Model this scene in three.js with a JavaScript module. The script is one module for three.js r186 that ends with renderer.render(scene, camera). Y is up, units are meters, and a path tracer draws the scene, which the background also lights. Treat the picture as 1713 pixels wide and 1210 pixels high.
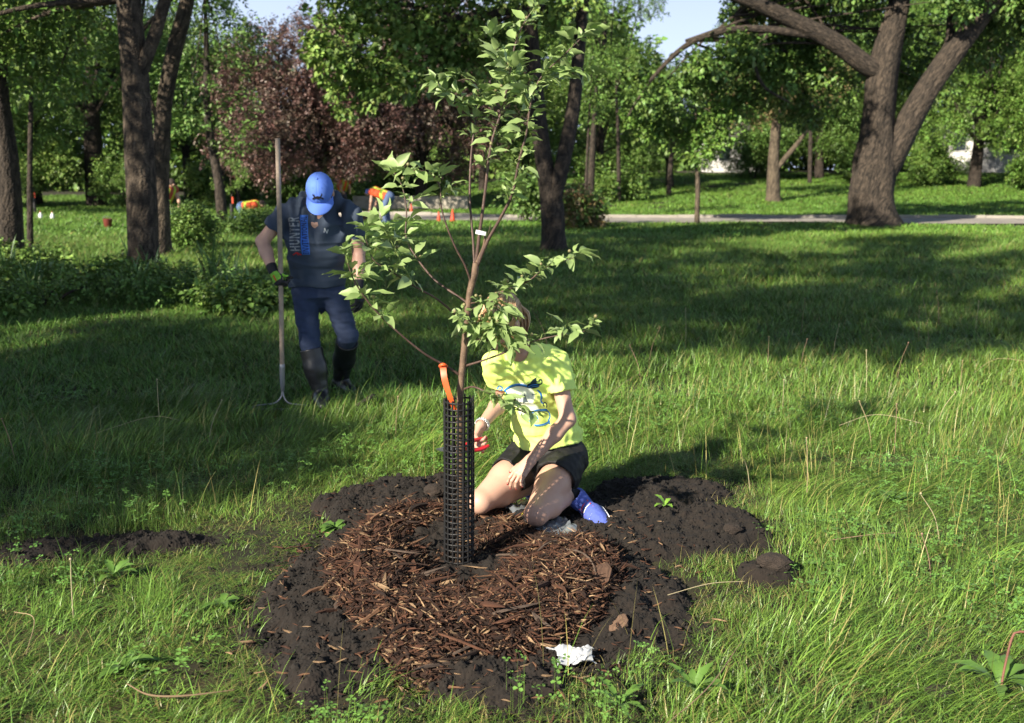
import * as THREE from 'three';
import { mergeGeometries } from 'three/addons/utils/BufferGeometryUtils.js';

// ---------------------------------------------------------------- camera, sky, sun, exposure
const scene = new THREE.Scene();
const camera = new THREE.PerspectiveCamera(39.92, 1713 / 1210, 0.1, 900);
camera.position.set(0, 1.7, 0);
camera.rotation.set(THREE.MathUtils.degToRad(-10.88), 0, 0);
camera.focus = 4.5; camera.userData.fStop = 3.3;
scene.add(camera);

const SUN = new THREE.Vector3(-0.58, 0.475, 0.66).normalize();
{
  const W = 256, H = 128, data = new Float32Array(W * H * 4);
  for (let j = 0; j < H; j++) for (let i = 0; i < W; i++) {
    const el = ((j + 0.5) / H - 0.5) * Math.PI, up = Math.max(0, Math.sin(el));
    const t = Math.pow(1 - up, 3.2);
    const o = (j * W + i) * 4;
    data[o] = 0.078 + 0.44 * t; data[o + 1] = 0.115 + 0.50 * t; data[o + 2] = 0.18 + 0.62 * t; data[o + 3] = 1;
  }
  const sky = new THREE.DataTexture(data, W, H, THREE.RGBAFormat, THREE.FloatType);
  sky.mapping = THREE.EquirectangularReflectionMapping; sky.magFilter = THREE.LinearFilter; sky.needsUpdate = true;
  scene.background = sky; scene.environment = sky;
}
const sun = new THREE.DirectionalLight(new THREE.Color().setRGB(1, 0.90, 0.74), 5);
sun.position.copy(SUN).multiplyScalar(60).add(new THREE.Vector3(0, 0, -20));
sun.target.position.set(0, 0, -20);
sun.castShadow = true; sun.shadow.radius = 1.2; sun.shadow.mapSize.set(4096, 4096);
Object.assign(sun.shadow.camera, { left: -50, right: 50, top: 50, bottom: -50, near: 1, far: 160 });
scene.add(sun, sun.target);
const renderer = new THREE.WebGLRenderer({ antialias: true });
renderer.toneMapping = THREE.LinearToneMapping;
renderer.toneMappingExposure = 2.1;
renderer.shadowMap.enabled = true;

// ---------------------------------------------------------------- helpers
const V = (x, y, z) => new THREE.Vector3(x, y, z);
function rng(seed) { let a = seed >>> 0; return () => { a = (a + 0x6D2B79F5) >>> 0; let t = a; t = Math.imul(t ^ (t >>> 15), t | 1); t ^= t + Math.imul(t ^ (t >>> 7), t | 61); return ((t ^ (t >>> 14)) >>> 0) / 4294967296; }; }
const sstep = (a, b, x) => { const t = Math.min(1, Math.max(0, (x - a) / (b - a))); return t * t * (3 - 2 * t); };
const lerp = (a, b, t) => a + (b - a) * t, clamp = (x, a, b) => Math.min(b, Math.max(a, x));
function h3(i, j, k) { let n = Math.imul(i, 374761393) + Math.imul(j, 668265263) + Math.imul(k, 2147483647 ^ 1274126177); n = Math.imul(n ^ (n >>> 13), 1274126177); return ((n ^ (n >>> 16)) >>> 0) / 4294967296; }
function noise3(x, y, z) {
  const i = Math.floor(x), j = Math.floor(y), k = Math.floor(z); let a = x - i, b = y - j, c = z - k;
  a = a * a * (3 - 2 * a); b = b * b * (3 - 2 * b); c = c * c * (3 - 2 * c);
  const l = (p, q, t) => p + (q - p) * t;
  return l(l(l(h3(i, j, k), h3(i + 1, j, k), a), l(h3(i, j + 1, k), h3(i + 1, j + 1, k), a), b), l(l(h3(i, j, k + 1), h3(i + 1, j, k + 1), a), l(h3(i, j + 1, k + 1), h3(i + 1, j + 1, k + 1), a), b), c) * 2 - 1;
}
const noise2 = (x, z) => noise3(x, 7.31, z);
function fbm(x, y, z, o = 4) { let s = 0, a = 0.5; for (let i = 0; i < o; i++) { s += a * noise3(x, y, z); x *= 2.03; y *= 2.03; z *= 2.03; a *= 0.5; } return s; }
const used = {};
function numbered(n) { const k = used[n] = (used[n] ?? -1) + 1; return k ? `${n}_${String(k).padStart(3, '0')}` : n; }
function tag(o, label, category, group, kind) { if (label) o.userData.label = label; if (category) o.userData.category = category; if (group) o.userData.group = group; if (kind) o.userData.kind = kind; return o; }
function shadows(m) { m.castShadow = m.receiveShadow = true; return m; }
function part(name, geo, mat, parent) { const m = shadows(new THREE.Mesh(geo, mat)); m.name = name; parent.add(m); return m; }
function thing(name, label, category, group, pos = [0, 0, 0], turn = 0) { const g = new THREE.Group(); g.name = numbered(name); g.position.set(...pos); g.rotation.y = turn; scene.add(g); return tag(g, label, category, group); }
function solo(name, geo, mat, label, category, group) { const m = shadows(new THREE.Mesh(geo, mat)); m.name = numbered(name); scene.add(m); return tag(m, label, category, group); }
function structure(name, geo, mat) { const m = shadows(new THREE.Mesh(geo, mat)); m.name = name; scene.add(m); m.userData.kind = 'structure'; return m; }
function geom(pos, idx, nor, uv, col) {
  const g = new THREE.BufferGeometry(); g.setAttribute('position', new THREE.Float32BufferAttribute(pos, 3));
  if (idx) g.setIndex(idx);
  if (uv) g.setAttribute('uv', new THREE.Float32BufferAttribute(uv, 2));
  if (col) g.setAttribute('color', new THREE.Float32BufferAttribute(col, 3));
  if (nor) g.setAttribute('normal', new THREE.Float32BufferAttribute(nor, 3)); else g.computeVertexNormals();
  return g;
}
const rgb = (r, g, b) => new THREE.Color().setRGB(r, g, b);
const std = (c, rough = 0.8, o = {}) => new THREE.MeshStandardMaterial({ color: c.isColor ? c : rgb(...c), roughness: rough, ...o });
const phys = (c, rough = 0.8, o = {}) => new THREE.MeshPhysicalMaterial({ color: c.isColor ? c : rgb(...c), roughness: rough, ...o });
const white = [1, 1, 1];
// noise texture: f(u, v) -> [r, g, b] in sRGB bytes 0..1, tiling handled by the caller
function tex(n, f, srgb = true, rep = 1) {
  const d = new Uint8Array(n * n * 4);
  for (let j = 0; j < n; j++) for (let i = 0; i < n; i++) { const c = f(i / n, j / n), o = (j * n + i) * 4; d[o] = clamp(c[0], 0, 1) * 255; d[o + 1] = clamp(c[1], 0, 1) * 255; d[o + 2] = clamp(c[2], 0, 1) * 255; d[o + 3] = 255; }
  const t = new THREE.DataTexture(d, n, n); t.wrapS = t.wrapT = THREE.RepeatWrapping; t.magFilter = THREE.LinearFilter; t.minFilter = THREE.LinearFilter;
  if (srgb) t.colorSpace = THREE.SRGBColorSpace; t.repeat.set(rep, rep); t.needsUpdate = true; return t;
}
// periodic noise for tiling textures (period p lattice cells)
function pn(u, v, p, seed) {
  const x = u * p, y = v * p, i = Math.floor(x), j = Math.floor(y); let a = x - i, b = y - j; a = a * a * (3 - 2 * a); b = b * b * (3 - 2 * b);
  const q = (m, n) => h3(((m % p) + p) % p, ((n % p) + p) % p, seed);
  return lerp(lerp(q(i, j), q(i + 1, j), a), lerp(q(i, j + 1), q(i + 1, j + 1), a), b);
}
const pfbm = (u, v, p, seed, o = 4) => { let s = 0, a = 0.5; for (let k = 0; k < o; k++) { s += a * pn(u, v, p, seed + k); p *= 2; a *= 0.5; } return s; };
// smooth tube through points with radii; uv in metres; rough(x, y, z) adds bark relief
function tube(pts, radii, { seg = 6, rad = 8, bark = 0, freq = 6, cap = true } = {}) {
  const P = pts.map(p => p.isVector3 ? p : V(...p)), n = P.length;
  const cv = new THREE.CatmullRomCurve3(P, false, 'centripetal'), N = (n - 1) * seg, pos = [], uv = [], idx = [];
  const frames = cv.computeFrenetFrames(N, false);
  // parallel frames on uniform u are arc-length based; sample radii on the same parameter
  const lens = cv.getLengths(Math.max(200, N)), tot = lens[lens.length - 1];
  const cum = [0]; for (let i = 1; i < n; i++) cum.push(cum[i - 1] + P[i].distanceTo(P[i - 1])); const L = cum[n - 1] || 1;
  for (let i = 0; i <= N; i++) {
    const u = i / N, c = cv.getPointAt(u), s = u * L; let k = 1; while (k < n - 1 && cum[k] < s) k++;
    const t = clamp((s - cum[k - 1]) / ((cum[k] - cum[k - 1]) || 1), 0, 1), r = lerp(radii[k - 1], radii[k], t), nn = frames.normals[i], bb = frames.binormals[i];
    for (let j = 0; j <= rad; j++) {
      const a = (j % rad) / rad * Math.PI * 2, cx = Math.cos(a), sx = Math.sin(a);
      let rr = r; if (bark) { const ax = cx * 1.3, az = sx * 1.3; rr += bark * r * (0.9 * noise3(ax * freq, u * tot * 0.9, az * freq) + 0.7 * noise3(ax * 1.6, u * tot * 0.5 + 9, az * 1.6)); }
      pos.push(c.x + (nn.x * cx + bb.x * sx) * rr, c.y + (nn.y * cx + bb.y * sx) * rr, c.z + (nn.z * cx + bb.z * sx) * rr);
      uv.push(j / rad * Math.PI * 2 * Math.max(r, 0.002), u * tot);
    }
  }
  for (let i = 0; i < N; i++) for (let j = 0; j < rad; j++) { const a = i * (rad + 1) + j, b = a + rad + 1; idx.push(a, a + 1, b, a + 1, b + 1, b); }
  if (cap) for (const [row, flip] of [[0, 1], [N, 0]]) { const c = row ? P[n - 1] : P[0], m = pos.length / 3; pos.push(c.x, c.y, c.z); uv.push(0, 0); for (let j = 0; j < rad; j++) { const a = row * (rad + 1) + j; flip ? idx.push(m, a + 1, a) : idx.push(m, a, a + 1); } }
  const g = geom(pos, idx, null, uv);
  // weld seam normals
  const no = g.attributes.normal; for (let i = 0; i <= N; i++) { const a = i * (rad + 1), b = a + rad; const v = V(no.getX(a) + no.getX(b), no.getY(a) + no.getY(b), no.getZ(a) + no.getZ(b)).normalize(); no.setXYZ(a, v.x, v.y, v.z); no.setXYZ(b, v.x, v.y, v.z); }
  return g;
}
function merged(list) { return list.length > 1 ? mergeGeometries(list, false) : list[0]; }
const M4 = new THREE.Matrix4(), Q = new THREE.Quaternion(), E3 = new THREE.Euler();
function instanced(name, geo, mat, list, parent, kind = 'stuff') { // list: [x,y,z, rx,ry,rz, sx,sy,sz, r,g,b]
  const m = shadows(new THREE.InstancedMesh(geo, mat, list.length)); m.name = name; const c = new THREE.Color();
  list.forEach((a, i) => { Q.setFromEuler(E3.set(a[3], a[4], a[5], 'YXZ')); M4.compose(V(a[0], a[1], a[2]), Q, V(a[6], a[7], a[8])); m.setMatrixAt(i, M4); if (a.length > 9) m.setColorAt(i, c.setRGB(a[9], a[10], a[11])); });
  m.userData.kind = kind; (parent || scene).add(m); return m;
}
// ---------------------------------------------------------------- terrain
function gh(x, z) {
  const d = -z;
  let y = 0.05 * noise2(x * 0.35, z * 0.35) * sstep(3, 9, Math.hypot(x, z + 4) + 1.5) + 0.022 * noise2(x * 1.3 + 4, z * 1.3);
  y += 1.45 * sstep(38.5, 66, d) * sstep(-10, 5, x) + 0.25 * sstep(45, 80, d);
  return y;
}
// bare earth: 1 on dug soil, 0 on lawn
const ell = (x, z, cx, cz, rx, rz, a = 0) => { const c = Math.cos(a), s = Math.sin(a), dx = x - cx, dz = z - cz, u = (dx * c - dz * s) / rx, v = (dx * s + dz * c) / rz; return 1 - Math.hypot(u, v); };
function soilAt(x, z) {
  const w = 0.22 * fbm(x * 2.6, 1.7, z * 2.6, 3) + 0.10 * noise2(x * 9, z * 9);
  let m = ell(x, z, -0.2, -3.95, 0.98, 1.12) * 1.0;
  m = Math.max(m, ell(x, z, 0.62, -4.62, 0.62, 0.5, 0.1));
  m = Math.max(m, ell(x, z, 0.75, -5.05, 0.55, 0.32, 0.4));
  m = Math.max(m, ell(x, z, -0.55, -4.95, 0.5, 0.4, 0.4));
  m = Math.max(m, ell(x, z, -1.98, -4.33, 0.72, 0.17, 0.28) * 0.6);
  m = Math.max(m, ell(x, z, 1.1, -4.0, 0.16, 0.14) * 0.7);
  return m + w * 1.05;
}
const GX = [], GZ = [];
for (let i = -90; i <= 90; i++) GX.push(Math.sign(i) * (Math.abs(i) * 0.11 + Math.pow(Math.abs(i) / 90, 4) * 330));
for (let i = 0; i <= 260; i++) { const t = i / 260; GZ.push(14 - t * 45 - Math.pow(t, 5) * 400); }
{
  const pos = [], uv = [], idx = [], nx = GX.length;
  for (const z of GZ) for (const x of GX) { const s = soilAt(x, z); pos.push(x, gh(x, z) - 0.012 - 0.03 * sstep(0.0, 0.25, s), z); uv.push(x / 3, z / 3); }
  for (let j = 0; j < GZ.length - 1; j++) for (let i = 0; i < nx - 1; i++) { const a = j * nx + i, b = a + nx; idx.push(a, a + 1, b, a + 1, b + 1, b); }
  const map = tex(512, (u, v) => { const n = pfbm(u, v, 6, 3, 5), m = pfbm(u, v, 40, 9, 3), k = 0.55 + 0.9 * m; return [(0.10 + 0.16 * n) * k, (0.10 + 0.14 * n) * k, (0.05 + 0.07 * n) * k]; });
  structure('ground', geom(pos, idx, null, uv), std(white, 1, { map }));
}
// ---------------------------------------------------------------- path and wall in the distance
{
  const strip = (pts, w0, w1, dy) => { // ribbon across the park, each row [x, zNear, zFar]
    const pos = [], uv = [], idx = [];
    pts.forEach(([x, zn, zf]) => { for (let k = 0; k <= 6; k++) { const z = lerp(zn, zf, lerp(w0, w1, k / 6)); pos.push(x, gh(x, z) + dy, z); uv.push(x / 2, z / 2); } });
    for (let i = 0; i < pts.length - 1; i++) for (let k = 0; k < 6; k++) { const a = i * 7 + k, b = a + 7; idx.push(a, b, a + 1, b, b + 1, a + 1); }
    return geom(pos, idx, null, uv);
  };
  const rows = []; for (let x = -9; x <= 60; x += 1.5) { const zn = -33.6 + 0.9 * Math.sin(x * 0.09 + 0.6) + sstep(8, 26, x) * 3.2 - sstep(2, -30, x) * 9; rows.push([x, zn, zn - 3.6]); }
  const map = tex(256, (u, v) => { const n = pfbm(u, v, 8, 21, 4), g = pn(u, v, 90, 5) * 0.10; return [0.43 + 0.2 * n + g, 0.41 + 0.19 * n + g, 0.385 + 0.18 * n + g]; });
  structure('path', strip(rows, 0, 1, 0.03), std(white, 0.95, { map }));
  const kmat = std([0.42, 0.39, 0.34], 0.9, { map: tex(128, (u, v) => { const n = 0.75 + 0.3 * pfbm(u, v, 12, 31, 3); return [n, n, n]; }) });
  const kerb = (zs, name) => { const g = []; rows.forEach(([x, zn, zf], i) => { if (!i) return; const [x0, n0, f0] = rows[i - 1], za = zs ? zf : zn, zb = zs ? f0 : n0, L = Math.hypot(x - x0, za - zb); const b = new THREE.BoxGeometry(L - 0.012, 0.16, 0.15); b.rotateY(Math.atan2(-(za - zb), x - x0)); b.translate((x + x0) / 2, gh(x, za) + 0.05, (za + zb) / 2 + (zs ? -0.09 : 0.09)); g.push(b); }); return structure(name, merged(g), kmat); };
  kerb(1, 'kerb_far'); 
}
// road occupancy, used to keep grass off the path
const onPath = (x, z) => { const zn = -33.6 + 0.9 * Math.sin(x * 0.09 + 0.6) + sstep(8, 26, x) * 3.2 - sstep(2, -30, x) * 9; return x > -9.2 && z < zn + 0.1 && z > zn - 3.8; };
// ---------------------------------------------------------------- dug soil and mulch
const MC = [-0.19, -4.05];
function mulchR(x, z) { const dx = (x - MC[0]) / 0.69, dz = (z - MC[1]) / 0.93; return Math.hypot(dx, dz) + 0.20 * fbm(x * 3.2, 4.4, z * 3.2, 4); }
function soilH(x, z) { // soil surface
  const s = soilAt(x, z), e = sstep(-0.02, 0.22, s);
  const lump = 0.045 * fbm(x * 4, 2.2, z * 4, 3) + 0.026 * Math.abs(fbm(x * 14, 5.1, z * 14, 3)) + 0.014 * noise2(x * 40, z * 40) + 0.009 * noise2(x * 85, z * 85);
  return gh(x, z) + (-0.055) * (1 - e) + e * (0.010 + 0.022 * sstep(0.05, 0.4, s) + lump);
}
function mulchH(x, z) {
  const r = mulchR(x, z), rim = Math.exp(-Math.pow((r - 0.62) / 0.3, 2));
  const hollow = Math.exp(-(Math.pow((x + 0.42) / 0.2, 2) + Math.pow((z + 4.32) / 0.18, 2)));
  const kneel = 1 - 0.95 * sstep(-4.1, -4.36, z) * sstep(-0.5, -0.2, x) - 0.35 * sstep(-4.3, -4.6, z) * sstep(-0.2, -0.5, x);
  return gh(x, z) + 0.012 + 0.066 * kneel * rim - 0.022 * (1 - kneel) * sstep(1.05, 0.75, r) + 0.035 * sstep(1.0, 0.7, r) * sstep(0.1, 0.4, r) - 0.09 * hollow - 0.16 * sstep(0.86, 1.1, r) + 0.035 * fbm(x * 7, 3.3, z * 7, 3) + 0.014 * noise2(x * 30, z * 30);
}
const bedH = (x, z) => Math.max(gh(x, z), soilH(x, z), mulchR(x, z) < 1.02 ? mulchH(x, z) : -9);
function sheet(x0, x1, z0, z1, n, m, f, keep) {
  const pos = [], uv = [], idx = [], id = [];
  for (let j = 0; j <= m; j++) for (let i = 0; i <= n; i++) { const x = lerp(x0, x1, i / n), z = lerp(z0, z1, j / m); if (keep && !keep(x, z)) { id.push(-1); continue; } id.push(pos.length / 3); pos.push(x, f(x, z), z); uv.push(x, z); }
  for (let j = 0; j < m; j++) for (let i = 0; i < n; i++) { const a = id[j * (n + 1) + i], b = id[j * (n + 1) + i + 1], c = id[(j + 1) * (n + 1) + i], d = id[(j + 1) * (n + 1) + i + 1]; if (a >= 0 && b >= 0 && c >= 0 && d >= 0) idx.push(a, c, b, b, c, d); }
  return geom(pos, idx, null, uv);
}
const soilMap = tex(512, (u, v) => { const n = pfbm(u, v, 8, 51, 5), m = pn(u, v, 128, 54), k = 0.7 + 0.6 * n; return [0.112 * k + 0.035 * m, 0.093 * k + 0.029 * m, 0.08 * k + 0.024 * m]; });
const soilBump = tex(512, (u, v) => { const n = 0.6 * pfbm(u, v, 24, 71, 4) + 0.4 * pn(u, v, 128, 75); return [n, n, n]; }, false);
const soilMat = std(white, 1, { map: soilMap, bumpMap: soilBump, bumpScale: 0.012 });
{
  const bed = thing('soil_bed', 'dark crumbly dug soil around the mulched young tree', 'soil');
  part('earth', sheet(-2.75, 1.75, -5.6, -2.2, 430, 325, soilH, (x, z) => soilAt(x, z) > -0.12), soilMat, bed);
  // crumbs and small clods
  const r = rng(77), list = [], base = new THREE.IcosahedronGeometry(1, 1), p = base.attributes.position;
  for (let i = 0; i < p.count; i++) { const v = V(p.getX(i), p.getY(i), p.getZ(i)), k = 1 + 0.35 * noise3(v.x * 1.7 + 3, v.y * 1.7, v.z * 1.7); p.setXYZ(i, v.x * k, v.y * k * 0.8, v.z * k); } base.computeVertexNormals();
  let n = 0; while (n < 22000) { const x = lerp(-2.75, 1.75, r()), z = lerp(-5.6, -2.5, r()); const s = soilAt(x, z); if (s < -0.1 || mulchR(x, z) < 0.88) continue; n++; const q = 0.0014 + 0.0065 * Math.pow(r(), 5) + (r() < 0.003 ? 0.010 : 0), c = 0.007 + 0.013 * r(); list.push([x, Math.max(soilH(x, z), gh(x, z) - 0.012 - 0.03 * sstep(0, 0.25, s)) + q * 0.3, z, r() * 6, r() * 6, r() * 6, q * (0.8 + 0.5 * r()), q, q, c * 1.15, c * 0.95, c * 0.8]); }
  instanced('soil_crumbs', base, std(white, 1), list, bed);
}
const chipMap = tex(256, (u, v) => { const n = 0.62 + 0.5 * pn(u, v * 1, 8, 81) * 0.5 + 0.28 * pn(u * 0.999, v, 64, 83); const k = n + 0.1 * (pn(u, v, 20, 85) - 0.5); return [k, k * 0.97, k * 0.94]; });
function chipGeo(seed, L, w, t) { // a splintered piece: a bent bar with torn ends, about 40 triangles
  const r = rng(seed), N = 5, pos = [], uv = [], idx = []; const bend = (r() - 0.5) * 0.35 * L, bendY = (r() - 0.5) * 0.15 * L;
  for (let i = 0; i <= N; i++) {
    const u = i / N, e = Math.min(1, (0.16 + Math.min(u, 1 - u) * 3.2)) * (0.8 + 0.4 * r()), x = (u - 0.5) * L, c = bend * (u - 0.5) * (u - 0.5) * 4, y = bendY * Math.sin(u * 3);
    for (const [a, b] of [[-1, -1], [1, -1], [1, 1], [-1, 1]]) { pos.push(x + (r() - 0.5) * 0.08 * L * (i % N ? 0.4 : 1), y + b * t * 0.5 * e * (0.7 + 0.6 * r()), c + a * w * 0.5 * e * (0.75 + 0.5 * r())); uv.push(u * L * 3, (a + b * 0.5) * w * 12 + 0.5); }
  }
  for (let i = 0; i < N; i++) for (let k = 0; k < 4; k++) { const a = i * 4 + k, b = i * 4 + (k + 1) % 4; idx.push(a, b, a + 4, b, b + 4, a + 4); }
  idx.push(0, 2, 1, 0, 3, 2, N * 4, N * 4 + 1, N * 4 + 2, N * 4, N * 4 + 2, N * 4 + 3);
  const g = geom(pos, idx, null, uv).toNonIndexed(); g.computeVertexNormals(); return g;
}
{
  const bed = thing('mulch_mound', 'reddish brown shredded bark mulch heaped round the young tree', 'mulch');
  part('mulch_base', sheet(-1.1, 0.8, -5.15, -2.95, 190, 220, mulchH, (x, z) => mulchR(x, z) < 1.06), std(white, 1, { map: tex(512, (u, v) => { const n = pfbm(u, v, 16, 91, 5), m = pn(u, v, 100, 95); return [0.14 * n + 0.06 + 0.05 * m, 0.09 * n + 0.04 + 0.03 * m, 0.065 * n + 0.03 + 0.02 * m]; }), bumpMap: soilBump, bumpScale: 0.02 }), bed);
  const tones = [[0.034, 0.017, 0.011], [0.062, 0.028, 0.017], [0.098, 0.043, 0.025], [0.135, 0.062, 0.036], [0.21, 0.115, 0.066], [0.38, 0.265, 0.16], [0.14, 0.105, 0.085]];
  const mats = tones.map(c => std(c, 0.95, { map: chipMap }));
  const r = rng(1234);
  const spot = () => { for (;;) { const x = lerp(-1.1, 0.75, r()), z = lerp(-5.1, -3.0, r()); const bx = (x - 0.155) * 0.878 - (z + 4.56) * 0.479, bz = (x - 0.155) * 0.479 + (z + 4.56) * 0.878; if (Math.abs(bx) < 0.09 && Math.abs(bz) < 0.28) continue; if (mulchR(x, z) < 1.0 && Math.hypot(x + 0.231, z + 4.054) > 0.075) return [x, z]; } };
  // the pieces one can pick apart
  const geos = []; for (let i = 0; i < 16; i++) geos.push(chipGeo(100 + i, 0.09 + 0.17 * Math.pow(r(), 1.3), 0.006 + 0.011 * r(), 0.005 + 0.005 * r()));
  for (let i = 0; i < 3; i++) geos.push(chipGeo(300 + i, 0.09 + 0.05 * r(), 0.022 + 0.014 * r(), 0.008));
  for (let i = 0; i < 290; i++) {
    const [x, z] = spot(), g = geos[Math.floor(r() * geos.length)], t = r(), mi = t < 0.2 ? 0 : t < 0.42 ? 1 : t < 0.66 ? 2 : t < 0.8 ? 3 : t < 0.9 ? 4 : t < 0.95 ? 5 : 6;
    const m = part('wood_chip', g, mats[mi], bed); m.position.set(x, mulchH(x, z) + 0.012 + 0.012 * r(), z); m.rotation.set((r() - 0.5) * 0.8, r() * 6.28, (r() - 0.5) * 0.75, 'YXZ'); const s = 0.75 + 0.5 * r(); m.scale.set(s, s, s);
  }
  // the rest: finer shreds
  for (let k = 0; k < 5; k++) {
    const g = chipGeo(500 + k, [0.06, 0.085, 0.045, 0.11, 0.035][k], [0.0045, 0.004, 0.007, 0.0032, 0.009][k], 0.004), list = [];
    for (let i = 0; i < 4300; i++) { const [x, z] = spot(), s = 0.5 + 0.8 * r(), c = tones[Math.min(5, Math.floor(Math.pow(r(), 2.0) * 6.05))], w = 0.75 + 0.5 * r(); list.push([x, mulchH(x, z) + 0.002 + 0.018 * r(), z, (r() - 0.5) * 1.5, r() * 6.28, (r() - 0.5) * 1.5, s, s, s, c[0] * w, c[1] * w, c[2] * w]); }
    instanced('bark_shreds', g, std(white, 0.95, { map: chipMap }), list, bed);
  }
  // scattered chips thrown over the soil ring
  const list = []; for (let i = 0; i < 420; i++) { const a = r() * 6.28, q = 1.0 + Math.pow(r(), 2) * 0.4, x = MC[0] + Math.cos(a) * 0.76 * q, z = MC[1] + Math.sin(a) * 0.93 * q; if (soilAt(x, z) < 0) continue; const c = tones[1 + Math.floor(r() * 5)], s = 0.4 + 0.6 * r(); list.push([x, bedH(x, z) + 0.006, z, (r() - 0.5) * 0.5, r() * 6.28, (r() - 0.5) * 0.5, s, s, s, ...c]); }
  instanced('bark_shreds', chipGeo(600, 0.06, 0.008, 0.005), std(white, 0.95, { map: chipMap }), list, bed);
}
// ---------------------------------------------------------------- grass
function blades(seed, n, size, h0, h1, w, lean, opt = {}) {
  const r = rng(seed), pos = [], nor = [], col = [], idx = [], S = opt.seg || 3, t = V(0, 0, 0);
  for (let b = 0; b < n; b++) {
    const bx = (r() - 0.5) * size, bz = (r() - 0.5) * size, h = lerp(h0, h1, Math.pow(r(), 1.4)), az = opt.comb !== undefined ? opt.comb + (r() - 0.5) * opt.spread : r() * 6.283, L = lean * (0.35 + 1.1 * r());
    const dx = Math.cos(az), dz = Math.sin(az), tw = az + 1.57 + (r() - 0.5) * 1.6, px = Math.cos(tw), pz = Math.sin(tw), ww = w * (0.6 + 0.8 * r());
    const dry = r() < (opt.dry ?? 0.05), k = 0.5 + 0.95 * r(), y = r() * 0.5; const c = dry ? [1.95 * k, 1.02 * k, 1.9 * k] : [(0.82 + 0.45 * y) * k, 1 * k, (0.9 - 0.2 * y) * k];
    const i0 = pos.length / 3; let x = bx, yy = -0.015, z = bz, ang = (r() * 0.25);
    for (let s = 0; s <= S; s++) {
      const u = s / S, wd = ww * (s === S ? 0 : (1 - 0.75 * u * u)) * 0.5;
      const nx = -Math.sin(ang) * dx, ny = Math.cos(ang), nz = -Math.sin(ang) * dz; // blade normal in bend plane
      const fx = -nx * 0 + (pz), fz = -(px);
      if (s === S) { pos.push(x, yy, z); } else { pos.push(x - px * wd, yy, z - pz * wd, x + px * wd, yy, z + pz * wd); }
      t.set(fx, 0.35, fz).normalize();
      for (let q = 0; q < (s === S ? 1 : 2); q++) { nor.push(t.x, t.y, t.z); col.push(...c); }
      const st = h / S; ang = Math.min(2.0, ang + L / S * (0.6 + u)); x += Math.sin(ang) * dx * st; z += Math.sin(ang) * dz * st; yy += Math.cos(ang) * st;
    }
    for (let s = 0; s < S - 1; s++) { const a = i0 + s * 2; idx.push(a, a + 1, a + 2, a + 1, a + 3, a + 2); } const a = i0 + (S - 1) * 2; idx.push(a, a + 1, a + 2);
  }
  return geom(pos, idx, null, null, col);
}
const grassMat = std(white, 0.42, { vertexColors: true, side: THREE.DoubleSide }), grassFarMat = std(white, 0.5, { vertexColors: true, side: THREE.DoubleSide });
const near = [blades(1, 70, 0.24, 0.08, 0.22, 0.0034, 1.1), blades(2, 70, 0.24, 0.05, 0.16, 0.0032, 0.7), blades(3, 60, 0.24, 0.12, 0.30, 0.0033, 1.7, { comb: 0.3, spread: 1.8, seg: 4 }), blades(4, 60, 0.24, 0.12, 0.30, 0.0034, 2.1, { comb: 0, spread: 1.2, seg: 4, dry: 0.08 }), blades(5, 80, 0.26, 0.07, 0.22, 0.0022, 3.0, { seg: 4, dry: 0.3 }), blades(6, 46, 0.24, 0.05, 0.15, 0.0052, 1.5, { dry: 0.05 }), blades(7, 7, 0.26, 0.22, 0.42, 0.0026, 0.45, { dry: 0.75, seg: 4 })];
const mid = [blades(11, 80, 0.5, 0.12, 0.26, 0.0065, 0.9), blades(12, 80, 0.5, 0.12, 0.25, 0.006, 1.4, { comb: 0.4, spread: 2.2 }), blades(13, 80, 0.5, 0.07, 0.18, 0.0065, 0.6)];
const far = [blades(21, 80, 1.1, 0.13, 0.28, 0.02, 0.7, { seg: 2 }), blades(22, 80, 1.1, 0.10, 0.22, 0.022, 1.1, { seg: 2 })];
// clover and other broad leaves close to the ground
function cloverPatch(seed, n, size) {
  const r = rng(seed), pos = [], idx = [], col = [];
  for (let b = 0; b < n; b++) {
    const bx = (r() - 0.5) * size, bz = (r() - 0.5) * size, h = 0.04 + 0.10 * r(), rr = 0.005 + 0.005 * r(), tx = (r() - 0.5) * 0.8, tz = (r() - 0.5) * 0.8, a0 = r() * 6.28, k = 0.8 + 0.45 * r();
    for (let l = 0; l < 3; l++) { const a = a0 + l * 2.094, i0 = pos.length / 3; const put = (d, s, dy) => { const x = Math.cos(a + s) * d, z = Math.sin(a + s) * d; pos.push(bx + x, h + x * tx + z * tz + dy, bz + z); col.push(0.85 * k, 1.02 * k, 1.1 * k); }; put(0.001, 0, 0); put(rr * 1.3, -0.6, 0.002); put(rr * 1.9, -0.25, 0.001); put(rr * 1.7, 0, -0.001); put(rr * 1.9, 0.25, 0.001); put(rr * 1.3, 0.6, 0.002); for (let q = 1; q < 5; q++) idx.push(i0, i0 + q + 1, i0 + q); }
    const i0 = pos.length / 3; pos.push(bx - 0.0008, 0, bz, bx + 0.0008, 0, bz, bx, h, bz); col.push(k, k, k, k, k, k, k, k, k); idx.push(i0, i0 + 1, i0 + 2);
  }
  return geom(pos, idx, null, null, col);
}
const clover = [cloverPatch(31, 26, 0.22), cloverPatch(32, 18, 0.2)];
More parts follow.
